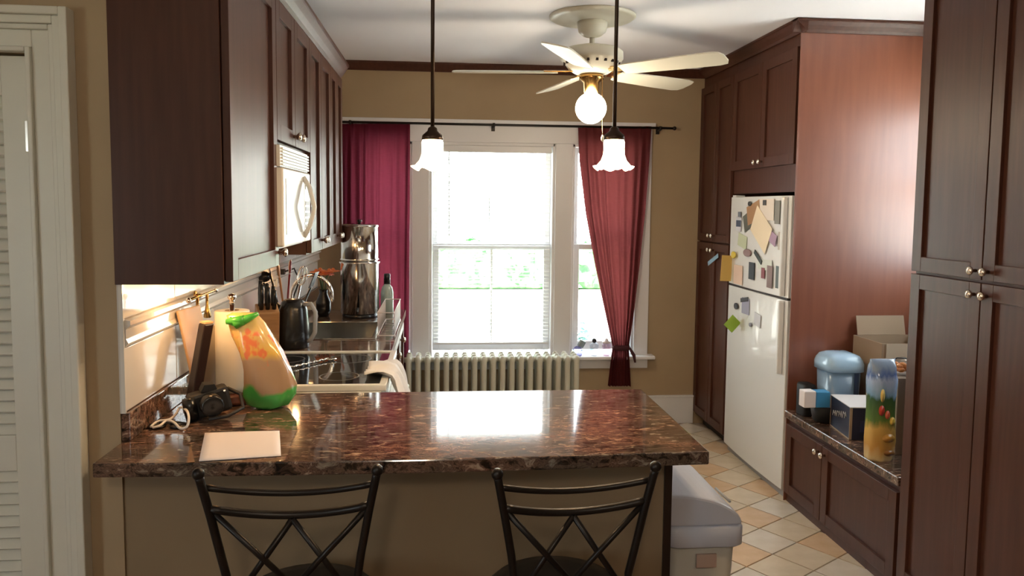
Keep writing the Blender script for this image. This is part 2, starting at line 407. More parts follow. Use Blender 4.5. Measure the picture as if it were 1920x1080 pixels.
tag(obj('crown_moulding', cr, WOOD), 'dark stained crown moulding running along the top of the left wall cabinets', 'moulding')
# ---------------- microwave
mw = thing('microwave', 'white over-the-range microwave with a bowed vertical handle under the short cabinet', 'microwave', (-.68, 2.94, CB+.02))
mb0 = V(520, 473, X=-.52).z; mz1 = MZT
MX = -.52; my0, my1 = V(525, 400, X=MX).y+.0, V(582, 400, X=MX).y
my0 = max(my0, 2.60); 
obj('microwave_body', B(WX+.002, MX-.03, my0+.004, my1-.004, mb0, mz1), APPL, mw, .004)
obj('microwave_door', B(MX-.03, MX, my0, my1-.13, mb0+.01, mz1-.075), APPL, mw, .006)
obj('door_window', B(MX-.001, MX+.002, my0+.04, my1-.19, mb0+.05, mz1-.11), mat('pale_oven_glass', (.50, .52, .50), .15), mw)
obj('control_panel', B(MX-.03, MX, my1-.128, my1, mb0+.01, mz1-.075), APPL, mw, .006)
obj('display', B(MX-.001, MX+.002, my1-.11, my1-.02, mz1-.14, mz1-.105), GREYP, mw)
g = MB()
for k in range(6): g.box(MX-.012, MX-.002, my0+.01, my1-.01, mz1-.068+k*.0105, mz1-.062+k*.0105)
g.box(MX-.03, MX-.010, my0, my1, mz1-.072, mz1-.002)
obj('vent_grille', g, APPL, mw)
hy = my1-.15
obj('microwave_handle', MB().tube([(MX+.0, hy, mb0+.03), (MX+.022, hy, mb0+.07), (MX+.036, hy, mb0+.12), (MX+.04, hy, (mb0+mz1)/2-.03), (MX+.036, hy, mz1-.19), (MX+.022, hy, mz1-.13), (MX, hy, mz1-.095)], .009, 8), APPL, mw)
bt = MB()
for k in range(6):
    for j in range(3): bt.box(MX, MX+.002, my1-.108+j*.032, my1-.084+j*.032, mb0+.04+k*.022, mb0+.054+k*.022)
o = obj('keypad', bt, GREYP, mw)
obj('hood_lamp', B(-.72, -.60, my0+.1, my0+.2, mb0-.004, mb0), mat('hood_lens', (.9, .85, .7), .4, emit=(1, .6, .25), es=6), mw)

# ---------------- tiled backsplash (glossy white) with rail, granite upstand
SZ = .985
bs = structure('trim_3', B(WX, WX+.004, WY, BY-.01, SZ, CB+.005), mat('tile_grout_white', (.55, .53, .5), .6))
TG = mat('glossy_white_tile', (.72, .70, .66), .12, coat=.3)
yk = [2.066+.395*k for k in range(9)]
for a in yk:
    b = min(a+.391, BY-.012)
    if b-a < .05: continue
    obj('backsplash_tile', B(WX+.004, WX+.010, a, b, SZ+.002, 1.155), TG, bs, .0015)
    obj('backsplash_tile', B(WX+.004, WX+.010, a, b, 1.235, CB+.003), TG, bs, .0015)
obj('rail_tile', MB().prism([(WX+.004, 1.158), (WX+.012, 1.158), (WX+.022, 1.168), (WX+.016, 1.18), (WX+.016, 1.205), (WX+.028, 1.216), (WX+.028, 1.228), (WX+.004, 1.232)], 'y', 2.066, BY-.012), TG, bs)
obj('edge_tile', B(WX+.004, WX+.014, WY, 2.063, SZ, CB+.003), TG, bs)
tag(obj('granite_upstand', B(WX+.001, WX+.022, WY+.002, BY-.012, .911, SZ), GRAN, bevel=.002), 'low brown granite upstand along the back of the left counter', 'upstand')

# ---------------- peninsula
PF, PB, PR = 1.884, 2.565, .689
pn = thing('peninsula_counter', 'brown speckled granite peninsula worktop with an overhang for the stools', 'countertop', (0, 2.2, .87))
# slab with bowed front edge
prof = []
nn = 24
for k in range(nn+1):
    t = k/nn; x = WX+.001+t*(PR-WX); prof.append((x, PF-.018*math.sin(PI*t)**1.0))
prof += [(PR, PB), (WX+.001, PB)]
slab = obj('countertop_slab', MB().prism(prof, 'z', .8745, .91), GRAN, pn, .004)
kn = thing('knee_wall_cabinet', 'shade-darkened knee wall under the stool side of the granite peninsula', 'cabinet', (0, 2.2, 0))
ESP = mat('espresso_trim', (.018, .010, .008), .4)
KX = V(1257, 1000, Y=2.06).x
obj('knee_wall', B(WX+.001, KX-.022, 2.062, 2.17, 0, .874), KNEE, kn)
obj('end_panel', B(KX-.022, KX, 2.055, PB-.03, 0, .874), ESP, kn, .001)
obj('cabinet_body', B(WX+.05, KX-.022, 2.171, PB-.05, .1, .874), WOOD, kn)
for k in range(3):
    x0 = -.15+k*.257
    f = MB().box(x0+.003, x0+.254, PB-.05, PB-.03, .11, .865)
    dd = obj('door', f, WOOD, kn, .002); obj('door_panel', B(x0+.05, x0+.207, PB-.03, PB-.028, .16, .815), WOOD, dd)
# ---------------- left base run: base cabinet, range, far counter
RY0, RY1 = 2.637, 3.274
rg = thing('range', 'white cooker with a black glass top beyond the bread bag', 'stove', (-.52, 2.95, 0))
obj('range_body', B(WX+.03, -.205, RY0, RY1, .02, .895), APPL, rg, .004)
obj('range_rim', MB().box(WX+.03, -.19, RY0, RY0+.022, .895, .918).box(WX+.03, -.19, RY1-.022, RY1, .895, .918).box(-.215, -.19, RY0+.022, RY1-.022, .895, .918).box(WX+.03, WX+.09, RY0+.022, RY1-.022, .895, .918), APPL, rg, .003)
BURN = mat('burner_mark', (.10, .10, .10), .3)
obj('glass_top', B(WX+.09, -.215, RY0+.022, RY1-.022, .895, .913), GLASSTOP, rg)
for (x, y, r) in ((-.62, 2.80, .085), (-.62, 3.12, .07), (-.37, 2.80, .07), (-.37, 3.12, .085)):
    obj('burner_ring', MB().lathe([(r-.003, .9131), (r-.002, .9136), (r+.002, .9136), (r+.003, .9131)], (x, y, 0), 32, cap=False), BURN, rg)
bgp = obj('backguard', B(WX+.025, WX+.07, RY0+.01, RY1-.01, .918, 1.06), APPL, rg, .008)
for y in (2.72, 2.80, 3.11, 3.19): obj('control_knob', MB().lathe([(.018, 0), (.016, .018), (.0001, .020)], (WX+.07, y, 1.0), 14, 'x'), BLACK, bgp)
obj('clock_display', B(WX+.07, WX+.073, 2.88, 3.03, .97, 1.03), BLACK, bgp)
obj('oven_door', B(-.205, -.18, RY0+.01, RY1-.01, .2, .80), APPL, rg, .005)
obj('oven_handle', MB().tube([(-.18, RY0+.05, .77), (-.145, RY0+.05, .775), (-.145, RY1-.05, .775), (-.18, RY1-.05, .77)], .009, 8), APPL, rg)
obj('oven_drawer', B(-.205, -.185, RY0+.01, RY1-.01, .04, .19), APPL, rg, .005)
FC = thing('base_cabinet', 'dark cherry base cabinet run under the sink on the left wall', 'cabinet', (-.52, 4.2, 0))
obj('cabinet_body', MB().box(WX+.001, -.245, RY1+.004, 3.58, .1, .874).box(WX+.001, -.245, 4.14, 4.6, .1, .874).box(WX+.001, -.245, 3.58, 4.14, .1, .745).box(-.30, -.245, 3.58, 4.14, .745, .874).box(WX+.001, -.29, RY1+.004, 4.6, 0, .1), WOOD, FC)
for k in range(3):
    a = RY1+.01+k*.438; shaker(FC, -.245, 1, a, a+.434, .11, .86, (a+.04, .8))
sk0, sk1 = 3.60, 4.12
ct = MB().box(WX+.023, -.215, RY1+.003, sk0, .8745, .91).box(WX+.023, -.215, sk1, 4.62, .8745, .91).box(WX+.023, -.70, sk0, sk1, .8745, .91).box(-.32, -.215, sk0, sk1, .8745, .91)
tag(obj('sink_counter', ct, GRAN), 'brown granite worktop around the steel sink on the left', 'countertop')
sn = MB().box(-.70, -.69, sk0, sk1, .76, .914).box(-.33, -.32, sk0, sk1, .76, .914).box(-.69, -.33, sk0, sk0+.01, .76, .914).box(-.69, -.33, sk1-.01, sk1, .76, .914).box(-.69, -.33, sk0, sk1, .75, .76)
sn.box(-.712, -.308, sk0-.012, sk0+.004, .910, .915).box(-.712, -.308, sk1-.004, sk1+.012, .910, .915).box(-.712, -.694, sk0, sk1, .910, .915).box(-.326, -.308, sk0, sk1, .910, .915)
tag(obj('kitchen_sink', sn, STEEL, bevel=.002), 'stainless steel sink basin set in the far left counter', 'sink')
fa = thing('faucet', 'arched chrome gooseneck tap over the sink', 'tap', (-.745, 3.86, .91))
fy = 3.88
obj('spout', MB().tube([(-.745, fy, .911), (-.745, fy, 1.06)]+[(-.745+.10-.10*math.cos(a), fy, 1.08+.105*math.sin(a)) for a in [PI*k/12 for k in range(0, 12)]]+[(-.545, fy, 1.05)], .0095, 10), CHROME, fa)
obj('tap_base', MB().lathe([(.028, 0), (.026, .02), (.014, .03), (.0135, .06)], (-.745, fy, .911), 16), CHROME, fa)
obj('lever', MB().tube([(-.745, fy+.02, .99), (-.75, fy+.075, 1.02)], .006, 8), CHROME, fa)

# ---------------- right: tall pantry by window, fridge surround, bench, near tall cabinet
FN, FF, FH = 3.822, 4.657, 1.605
PT = V(1385, 140, X=RX).z
def tall_body(t, y0, y1, z0, z1, x1=RWX): return obj('cabinet_body', B(RX, x1-.002, y0+.001, y1-.001, z0, z1), WOOD, t, .001)
TOP = 2.43
far = thing('pantry_cabinet', 'tall dark cherry pantry cabinet between the fridge and the back wall', 'cabinet', (2.2, 4.96, 0))
tall_body(far, FF+.012, BY-.002, .07, TOP); obj('toe_kick', B(RX+.05, RWX-.01, FF+.012, BY-.03, 0, .07), DARK, far)
ym = (FF+BY)/2+.0
zs = V(1322, 452, X=RX).z
for (a, b, s) in ((FF+.012, ym, 1), (ym, BY-.004, -1)):
    ky = ym-.03*s
    shaker(far, RX-.002, -1, a, b, zs+.003, 2.36, (ky, zs+.045), .05)
    shaker(far, RX-.002, -1, a, b, .09, zs-.003, (ky, zs-.05), .05)
ov = thing('wall_cabinet', 'dark cherry two-door cabinet over the white fridge', 'cabinet', (2.2, 4.24, 1.66))
ofz = 1.70
obj('cabinet_body', B(RX, RWX-.002, FN-.018, FF+.010, 1.625, TOP), WOOD, ov, .001)
oy = (FN+FF)/2
shaker(ov, RX-.002, -1, FN-.01, oy, 1.765, 2.36, (oy-.035, 1.80)); shaker(ov, RX-.002, -1, oy, FF+.01, 1.765, 2.36, (oy+.035, 1.80))
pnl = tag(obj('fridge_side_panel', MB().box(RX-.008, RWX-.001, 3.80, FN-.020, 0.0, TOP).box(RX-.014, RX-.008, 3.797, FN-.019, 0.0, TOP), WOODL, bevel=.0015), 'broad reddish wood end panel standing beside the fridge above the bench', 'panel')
cr = MB().prism([(RX-.004-p, CZ-.002+q) for p, q in [(0, 0), (0, -.06), (.01, -.06), (.018, -.048), (.036, -.03), (.05, -.013), (.056, -.01), (.056, 0)]], 'y', 3.80-.055, BY-.056)
cr.prism([(3.80-p, CZ-.002+q) for p, q in [(0, 0), (0, -.06), (.01, -.06), (.018, -.048), (.036, -.03), (.05, -.013), (.056, -.01), (.056, 0)]], 'x', RX-.06, RWX-.001)
tag(obj('crown_moulding', cr, WOOD), 'dark crown moulding wrapping the tall fridge surround at the ceiling', 'moulding')
# fridge
FX = 1.800
fr = thing('refrigerator', 'white top-freezer fridge covered in papers and magnets', 'fridge', (2.2, 4.24, 0))
obj('fridge_body', B(FX+.055, RWX-.08, FN, FF-.005, .03, FH-.005), FRIDGE, fr, .004)
zg = V(1425, 549, X=FX-.02).z
def bowed(y0, y1, z0, z1):
    p = []
    n = 10
    for k in range(n+1):
        t = k/n; p.append((FX-.006-.012*math.sin(PI*t), y0+t*(y1-y0)))
    p += [(FX+.05, y1), (FX+.05, y0)]
    return MB().prism(p, 'z', z0, z1)
fz = obj('freezer_door', bowed(FN, FF-.005, zg+.006, FH), FRIDGE, fr, .004)
fd = obj('fridge_door', bowed(FN, FF-.005, .05, zg-.006), FRIDGE, fr, .004)
obj('base_grille', B(FX+.02, FX+.05, FN+.01, FF-.01, .0, .045), GREYP, fr)
def fhandle(z0, z1, par):
    y = FN+.050
    h_ = MB().prism([(FX-.010, y-.022), (FX-.036, y-.014), (FX-.036, y+.010), (FX-.010, y+.014)], 'z', z0, z1)
    obj('door_handle', h_, FRIDGE, par, .006)
fhandle(zg+.012, FH-.006, fz); fhandle(zg-.40, zg-.012, fd)
obj('gap_shade_strip', MB().box(FX-.008, FX+.055, FN+.004, FF-.01, zg-.006, zg+.006).box(FX+.03, FX+.0545, FN+.006, FF-.012, .06, FH-.01), DARK, fr)  # near-black filler paints the shade in the gaps around the doors
obj('hinge_cap', B(FX-.0, FX+.06, FF-.06, FF-.01, FH, FH+.012), FRIDGE, fr, .003)

# bench
bn = thing('bench_cabinet', 'low dark cherry bench cabinet with two doors beneath the boxes', 'cabinet', (2.2, 3.3, 0))
obj('cabinet_body', B(RX, RWX-.002, 2.786, 3.794, .0, .452), WOOD, bn, .001)
ys = 3.40
shaker(bn, RX-.002, -1, ys, 3.78, .055, .425, (ys+.03, .385)); shaker(bn, RX-.002, -1, 2.80, ys, .055, .425, (ys-.03, .385))
tag(obj('granite_slab', B(RX-.028, RWX-.002, 2.787, 3.794, .4525, .49), GRANB, bevel=.004), 'grey brown granite top on the low bench', 'countertop')
# near tall cabinet
nt = thing('pantry_cabinet', 'tall dark cherry pantry cabinet nearest the camera at the right edge', 'cabinet', (2.2, 2.44, 0))
tall_body(nt, 1.905, 2.785, .06, TOP); obj('toe_kick', B(RX+.04, RWX-.01, 1.91, 2.78, 0, .06), DARK, nt)
zs2 = 1.300; yq = V(1842, 510, X=RX-.02).y
for (a, b, s) in ((yq, 2.783, 1), (2*yq-2.783, yq, -1)):
    ky = yq+.030*s
    shaker(nt, RX-.002, -1, a, b, zs2+.003, 2.36, (ky, zs2+.035)); shaker(nt, RX-.002, -1, a, b, .08, zs2-.003, (ky, zs2-.045))
obj('crown', MB().prism([(RX-.004-p, CZ-.002+q) for p, q in [(0, 0), (0, -.056), (.01, -.056), (.05, -.013), (.056, 0)]], 'y', 1.905, 2.79), WOOD, nt)
#@@OBJECTS

# ================================================================ LAMPS
SHADE = mat('lit_frosted_glass', (.9, .85, .75), .4, emit=(1, .76, .48), es=16)
GLOBE = mat('lit_globe_glass', (.9, .88, .8), .4, emit=(1, .86, .66), es=14)
def pendant(px, yref, label, Y=2.15):
    p = V(px, yref, Y=Y); x = p.x
    zc = V(px, 240, Y=Y).z; zt = V(px, 262, Y=Y).z; zb = V(px, 318, Y=Y).z
    t = thing('pendant_lamp', label, 'lamp', (x, Y, CZ), 'pendant lamps over the peninsula')
    obj('ceiling_canopy', MB().lathe([(.055, 0), (.053, -.012), (.02, -.03), (.008, -.034)], (x, Y, CZ), 24), BRONZE, t)
    obj('rod', MB().tube([(x, Y, CZ-.03), (x, Y, zc)], .0055, 10), BRONZE, t)
    obj('socket_cap', MB().lathe([(.006, zc+.004), (.012, zc), (.014, zc-.008), (.028, zc-.020), (.030, zt), (.026, zt-.002)], (x, Y, 0), 24), BRONZE, t)
    hgt = zt-zb
    prof = [(.027, zt), (.030, zt-.1*hgt), (.029, zt-.3*hgt), (.030, zt-.5*hgt), (.036, zt-.7*hgt), (.046, zt-.86*hgt), (.054, zb+.004)]
    wave = lambda a, k: (.10 if k == 6 else .05 if k == 5 else 0)*math.cos(a*6)
    me = MB(); n = 48
    vs_ = []
    for k, (r, h) in enumerate(prof):
        for i in range(n):
            a = 2*PI*i/n; rr = r*(1+wave(a, k)); hh = h-(.006*math.cos(a*6+PI) if k == 6 else 0)
            vs_.append((x+rr*math.cos(a), Y+rr*math.sin(a), hh))
    me.add(vs_, [(k*n+i, k*n+(i+1) % n, (k+1)*n+(i+1) % n, (k+1)*n+i) for k in range(6) for i in range(n)], True)
    obj('lamp_shade', me, SHADE, t).modifiers.new('thick', 'SOLIDIFY').thickness = .0025
    obj('bulb', MB().ball((x, Y, zt-.5*hgt), .017, 12, (1, 1, 1.3)), mat('bulb_glow', (1, 1, 1), .4, emit=(1, .78, .5), es=40), t)
    light('pendant_light', 'POINT', (x, Y, zb-.01), PENDW, (1, .62, .30), shadow_soft_size=.03)
PENDW = 4.0
pendant(811, 240, 'left pendant lamp with dark rod and fluted white glass shade, before the window')
pendant(1152, 240, 'right pendant lamp with dark rod and fluted white glass shade, before the tied curtain')

# ceiling fan
fx, fyy = .745, 3.86
fan = thing('ceiling_fan', 'off-white ceiling fan with lit round globe near the window', 'fan', (fx, fyy, CZ))
obj('ceiling_medallion', MB().lathe([(.215, 0), (.215, -.008), (.20, -.018), (.17, -.014), (.15, -.020), (.10, -.022), (.09, -.03), (.0, -.03)][:-1]+[(.001, -.03)], (fx, fyy, CZ), 48), FANW, fan)
obj('canopy', MB().lathe([(.075, 0), (.075, -.02), (.068, -.05), (.045, -.07), (.018, -.078)], (fx, fyy, CZ-.028), 28), FANW, fan)
zm1 = V(1117, 88, Y=fyy).z; zm0 = V(1117, 138, Y=fyy).z
obj('downrod', MB().lathe([(.013, zm1-.02), (.013, CZ-.10)], (fx, fyy, 0), 16), FANW, fan)
mh = obj('motor_housing', MB().lathe([(.03, zm1+.012), (.06, zm1+.006), (.135, zm1-.012), (.156, zm1-.028), (.158, zm1-.062), (.15, zm1-.072), (.135, zm1-.085), (.115, zm0+.02), (.085, zm0), (.06, zm0-.006)], (fx, fyy, 0), 40), FANW, fan)
for k in range(20):
    a = 2*PI*k/20; r = .139
    M2 = Matrix.Translation((fx+r*math.cos(a), fyy+r*math.sin(a), zm1-.083)) @ Matrix.Rotation(a, 4, 'Z')
    obj('vent_slot', MB().box(-.006, .003, -.006, .006, -.008, .004, M=M2), DARK, mh)
bz = zm0+.005
for k in range(5):
    a = math.radians(-42+72*k)
    M2 = Matrix.Translation((fx, fyy, bz)) @ Matrix.Rotation(a, 4, 'Z') @ Matrix.Rotation(math.radians(-14), 4, 'X')
    mb = MB(); pts = [(.17, -.045), (.20, -.055), (.47, -.068), (.645, -.070), (.685, -.060), (.698, -.03), (.698, .03), (.685, .060), (.645, .070), (.47, .068), (.20, .055), (.17, .045)]
    vs_ = [M2 @ Vector((x, y, z)) for z in (-.003, .003) for x, y in pts]; n = len(pts)
    mb.add(vs_, [tuple(range(n)), tuple(range(2*n-1, n-1, -1))]+[(i, (i+1) % n, (i+1) % n+n, i+n) for i in range(n)])
    bo = obj('blade', mb, FANW, fan, origin=(fx, fyy, bz))
    obj('blade_iron', MB().box(.07, .13, -.014, .014, .003, .008, M=M2).box(.12, .24, -.03, .03, .0035, .008, M=M2), BRASS, bo)
gc = V(1112, 203, Y=fyy); GR = .078
obj('light_fitter', MB().lathe([(.06, zm0-.004), (.062, zm0-.03), (.04, zm0-.045), (.036, gc.z+GR-.006)], (fx, fyy, 0), 28), BRASS, fan)
obj('globe', MB().ball((fx, fyy, gc.z), GR, 28), GLOBE, fan)
obj('pull_chain', MB().tube([(fx+.045, fyy-.045, zm0-.02), (fx+.05, fyy-.06, gc.z-.14)], .0018, 6), BRASS, fan)
obj('chain_pull', MB().lathe([(.003, .012), (.008, 0), (.008, -.012), (.002, -.022)], (fx+.05, fyy-.06, gc.z-.15), 12), mat('cream_wood_pull', (.8, .75, .6), .4), fan)
light('globe_light', 'POINT', (fx, fyy, gc.z-GR-.03), 8, (1, .80, .56), shadow_soft_size=.06)

# ================================================================ CURTAINS, RADIATOR
def curtain(name, label, mt, edges, Y, nf, amp, ph=0):
    """edges: (py, left px, right px)"""
    mb = MB(); rows = 46; cols = nf*8; vs_ = []
    pys = [e[0] for e in edges]
    def interp(py, k):
        for a, b in zip(edges, edges[1:]):
            if py <= b[0]: t = (py-a[0])/(b[0]-a[0]); return a[k]+t*(b[k]-a[k])
        return edges[-1][k]
    for r in range(rows+1):
        py = pys[0]+(pys[-1]-pys[0])*r/rows
        L = V(interp(py, 1), py, Y=Y); Rr = V(interp(py, 2), py, Y=Y)
        wfrac = (Rr.x-L.x)
        for c in range(cols+1):
            t = c/cols
            a = amp*(.6+.4*math.sin(7*t+ph))*min(1, .35+r/10)
            x = L.x+(Rr.x-L.x)*(t+.012*math.sin(2*PI*nf*t*.5+r*.07)*(1 if 0 < c < cols else 0))
            vs_.append((x, Y+a*math.sin(2*PI*nf*t+ph+.4*math.sin(r*.09)), L.z+(Rr.z-L.z)*t))
    mb.add(vs_, [(r*(cols+1)+c, r*(cols+1)+c+1, (r+1)*(cols+1)+c+1, (r+1)*(cols+1)+c) for r in range(rows) for c in range(cols)], True)
    return mb
YC = 5.165
cl = thing('curtain', 'straight burgundy sheer curtain covering the left window behind the steel urn', 'curtain', (-.45, YC, 2.1))
obj('curtain_panel', curtain('', '', CURT, [(232, 641, 769), (420, 643, 768), (700, 646, 766)], YC, 9, .016), CURT, cl)
cr_ = thing('curtain', 'wine red sheer curtain drawn in and tied beside the right window', 'curtain', (1.2, YC, 2.1))
obj('curtain_panel', curtain('', '', CURT2, [(237, 1084, 1222), (300, 1087, 1219), (400, 1099, 1211), (500, 1117, 1200), (580, 1134, 1190), (650, 1149, 1179), (724, 1140, 1183)], YC, 8, .018, 1), CURT2, cr_)
tb = V(1165, 652, Y=YC)
obj('tieback', MB().lathe([(.058, -.016), (.062, 0), (.058, .016)], (tb.x, YC, tb.z), 24, M=Matrix.Diagonal((1, .55, 1)).to_4x4().to_3x3()), mat('dark_wine', (.05, .008, .014), .8), cr_)
obj('tie_tail', MB().tube([(tb.x+.055, YC-.01, tb.z), (tb.x+.085, YC-.02, tb.z-.05), (tb.x+.095, YC-.02, tb.z-.10)], [.009, .012, .006], 8), D.materials['dark_wine'], cr_)
rod = thing('curtain_rod', 'thin dark metal curtain rod across the top of the windows', 'rod', (.4, YC, 2.08))
ra = V(634, 236, Y=YC); rb = V(1262, 243, Y=YC)
obj('pole', MB().tube([(ra.x, YC, 2.075), (rb.x, YC, 2.075)], .008, 10), IRON, rod)
for x in (rb.x,): obj('finial', MB().ball((x+.01, YC, 2.075), .014, 12), IRON, rod)
for x in (-.60, V(926, 240, Y=YC).x, 1.48):
    obj('bracket', MB().tube([(x, YC, 2.062), (x, BY-.03, 2.062)], .005, 6).lathe([(.013, -.008), (.013, .008)], (x, YC, 2.075), 12, 'x').box(x-.012, x+.012, BY-.030, BY-.0255, 2.04, 2.088), IRON, rod)

RYc = 5.06
r0 = V(757, 690, Y=RYc-.07); r1 = V(1086, 668, Y=RYc); rz = V(920, 664, Y=RYc).z
rad = thing('radiator', 'pale cast iron column radiator standing under the middle window', 'radiator', ((r0.x+r1.x)/2, RYc, 0))
n = 19; pitch = (r1.x-r0.x)/n
sec = None
def section(x):
    mb = MB()
    for dy in (-.075, 0, .075):
        mb.tube([(x, RYc+dy, .10), (x, RYc+dy, .14), (x, RYc+dy, rz-.05), (x, RYc+dy, rz-.02), (x, RYc+dy, rz)], [.018, .019, .019, .021, .012], 10)
    mb.tube([(x, RYc-.085, rz-.03), (x, RYc+.085, rz-.03)], .021, 10)
    mb.tube([(x, RYc-.085, .12), (x, RYc+.085, .12)], .021, 10)
    mb.tube([(x-pitch*.5, RYc, rz-.035), (x+pitch*.5, RYc, rz-.035)], .017, 10)
    mb.tube([(x-pitch*.5, RYc, .125), (x+pitch*.5, RYc, .125)], .017, 10)
    return mb
for k in range(n):
    x = r0.x+pitch*(k+.5)
    if k == 0: sec = obj('section', section(x), RAD, rad, origin=(x, RYc, .1))
    else: kid('section', sec, (x, RYc, .1), rad)
for x in (r0.x+pitch*.5, r1.x-pitch*.5):
    for dy in (-.07, .07): obj('foot', MB().lathe([(.022, 0), (.014, .03), (.016, .10)], (x, RYc+dy, .004), 12), RAD, rad)
obj('valve', MB().tube([(r1.x, RYc, .125), (r1.x+.06, RYc, .125), (r1.x+.06, RYc, .004)], .012, 10).lathe([(.018, 0), (.02, .03), (.01, .05)], (r1.x+.06, RYc, .14), 12), NICKEL, rad)

# things on the right sill
SY = BY-.045; SZL = .502
def sillx(px): return V(px, 650, Y=SY).x
x = sillx(1083)
t = thing('perfume_bottle', 'violet glass bottle with a slanted stopper, leftmost on the window sill', 'bottle', (x, SY, SZL), 'bottles on the window sill')
obj('bottle_body', MB().lathe([(.030, 0), (.033, .01), (.034, .04), (.022, .06), (.010, .068)], (x, SY, SZL), 20), BLUEG, t)
obj('stopper', MB().box(-.022, .022, -.014, .014, 0, .05, M=Matrix.Translation((x+.016, SY, SZL+.062)) @ Matrix.Rotation(math.radians(28), 4, 'Y')), mat('grey_glass', (.25, .32, .36), .15), t, .006)
x = sillx(1114)
t = thing('glass_bottle', 'clear glass bottle with a round black stopper on the window sill', 'bottle', (x, SY, SZL), 'bottles on the window sill')
obj('bottle_body', MB().lathe([(.022, 0), (.024, .005), (.030, .03), (.032, .075), (.022, .088), (.012, .092)], (x, SY, SZL), 20), CLEARG, t)
obj('stopper', MB().ball((x, SY, SZL+.106), .017, 14), BLACK, t)
x = sillx(1137)
t = thing('glass_jar', 'pinkish glass jar with a pale lid on the window sill by the tied curtain', 'jar', (x, SY, SZL), 'bottles on the window sill')
obj('jar_body', MB().lathe([(.022, 0), (.026, .01), (.030, .06), (.030, .088)], (x, SY, SZL), 20), PINKG, t)
obj('lid', MB().lathe([(.031, .088), (.031, .096), (.016, .102), (.010, .118), (.002, .122)], (x, SY, SZL), 20), mat('taupe_lid', (.5, .42, .4), .4), t)

# ================================================================ LEFT COUNTER THINGS
TOPZ = .9105
# steel gravity filter urn
fx_, fy_ = -.455, 4.33
ft = thing('water_filter', 'tall polished steel two-tier urn standing beyond the sink', 'urn', (fx_, fy_, TOPZ))
R0 = .106; zt = V(668, 420, Y=fy_).z; zmid = V(668, 490, Y=fy_).z
obj('base_ring', MB().lathe([(.095, 0), (.098, .004), (.098, .022), (.09, .024)], (fx_, fy_, TOPZ), 36), BLACK, ft)
obj('lower_chamber', MB().lathe([(.085, .024), (R0, .026), (R0, zmid-TOPZ-.012), (R0+.006, zmid-TOPZ-.006), (R0+.006, zmid-TOPZ), (R0, zmid-TOPZ+.002)], (fx_, fy_, TOPZ), 48), STEEL, ft)
obj('upper_chamber', MB().lathe([(R0-.006, 0), (R0-.006, .006), (R0+.002, .010), (R0-.004, .016), (R0-.004, zt-zmid-.02), (R0-.001, zt-zmid-.018), (R0-.001, zt-zmid-.008), (R0-.03, zt-zmid-.002), (.02, zt-zmid), (.001, zt-zmid)], (fx_, fy_, zmid+.003), 48), STEEL, ft)
obj('lid_knob', MB().lathe([(.008, 0), (.008, .008), (.014, .014), (.012, .022), (.001, .024)], (fx_, fy_, zt+.002), 16), BLACK, ft)
obj('spigot', MB().tube([(fx_-.0, fy_-R0, TOPZ+.06), (fx_, fy_-R0-.04, TOPZ+.06), (fx_, fy_-R0-.045, TOPZ+.035)], .008, 8), BLACK, ft)

# black kettle, crock and cooking tools
kp = V(545, 655, Z=TOPZ)
kt = thing('kettle', 'tall black kettle with a grey loop handle beyond the cooker', 'kettle', (-.645, 3.40, TOPZ))
obj('kettle_body', MB().lathe([(.062, 0), (.066, .006), (.068, .08), (.060, .17), (.050, .20), (.035, .212), (.001, .216)], (-.645, 3.40, TOPZ), 28), BLACK, kt)
obj('handle', MB().tube([(-.600, 3.385, TOPZ+.19), (-.565, 3.375, TOPZ+.195), (-.545, 3.37, TOPZ+.16), (-.548, 3.37, TOPZ+.07), (-.568, 3.375, TOPZ+.035), (-.585, 3.385, TOPZ+.03)], .010, 8), GREYP, kt)
obj('spout', MB().tube([(-.695, 3.41, TOPZ+.15), (-.722, 3.42, TOPZ+.19)], [.018, .010], 8), BLACK, kt)
cx_, cyy = -.71, 3.555
ck = tag(obj('utensil_crock', MB().lathe([(.050, 0), (.054, .004), (.056, .14), (.050, .14), (.048, .008), (.001, .008)], (cx_, cyy, TOPZ), 28), BLACKM), 'black crock holding a fan of cooking tools beyond the cooker', 'crock')
REDU = mat('red_plastic', (.22, .015, .02), .3); WOODU = mat('pale_spoon_wood', (.42, .22, .10), .6)
def tool(name, label, base, tip, mt, kind):
    b = Vector(base); e = Vector(tip); d = (e-b).normalized()
    t = thing(name, label, 'utensil', b, 'cooking tools in the black crock')
    obj('shaft', MB().tube([b, e], .005, 8), mt, t)
    q = Matrix.Translation(e) @ d.to_track_quat('Z', 'Y').to_matrix().to_4x4()
    if kind == 'spoon': obj('bowl', MB().lathe([(.002, 0), (.014, .008), (.021, .03), (.018, .055), (.002, .068)], (0, 0, 0), 14, M=q @ Matrix.Diagonal((1, .35, 1, 1))), mt, t)
    elif kind == 'ladle': obj('bowl', MB().ball(q @ Vector((0, .01, .025)), .032, 14, (1, .8, .8)), mt, t)
    elif kind == 'turner': obj('blade', MB().box(-.028, .028, -.002, .002, -.004, .075, M=q), mt, t, .002)
    elif kind == 'whisk':
        w_ = MB()
        for k in range(5):
            a = PI*k/5
            w_.tube([q @ Vector((math.cos(a)*.022*math.sin(PI*s/8), math.sin(a)*.022*math.sin(PI*s/8), .09*(1-math.cos(PI*s/8))/2)) for s in range(-8, 9)], .0012, 4)
        obj('wires', w_, STEEL, t)
    return t
bz_ = TOPZ+.02
tool('ladle', 'black ladle leaning left in the crock', (cx_-.01, cyy, bz_), V(494, 530, Y=3.55), BLACK, 'ladle')
tool('spatula', 'black slotted turner leaning left, tallest by the tiles', (cx_, cyy+.02, bz_), V(506, 512, Y=3.55), BLACK, 'turner')
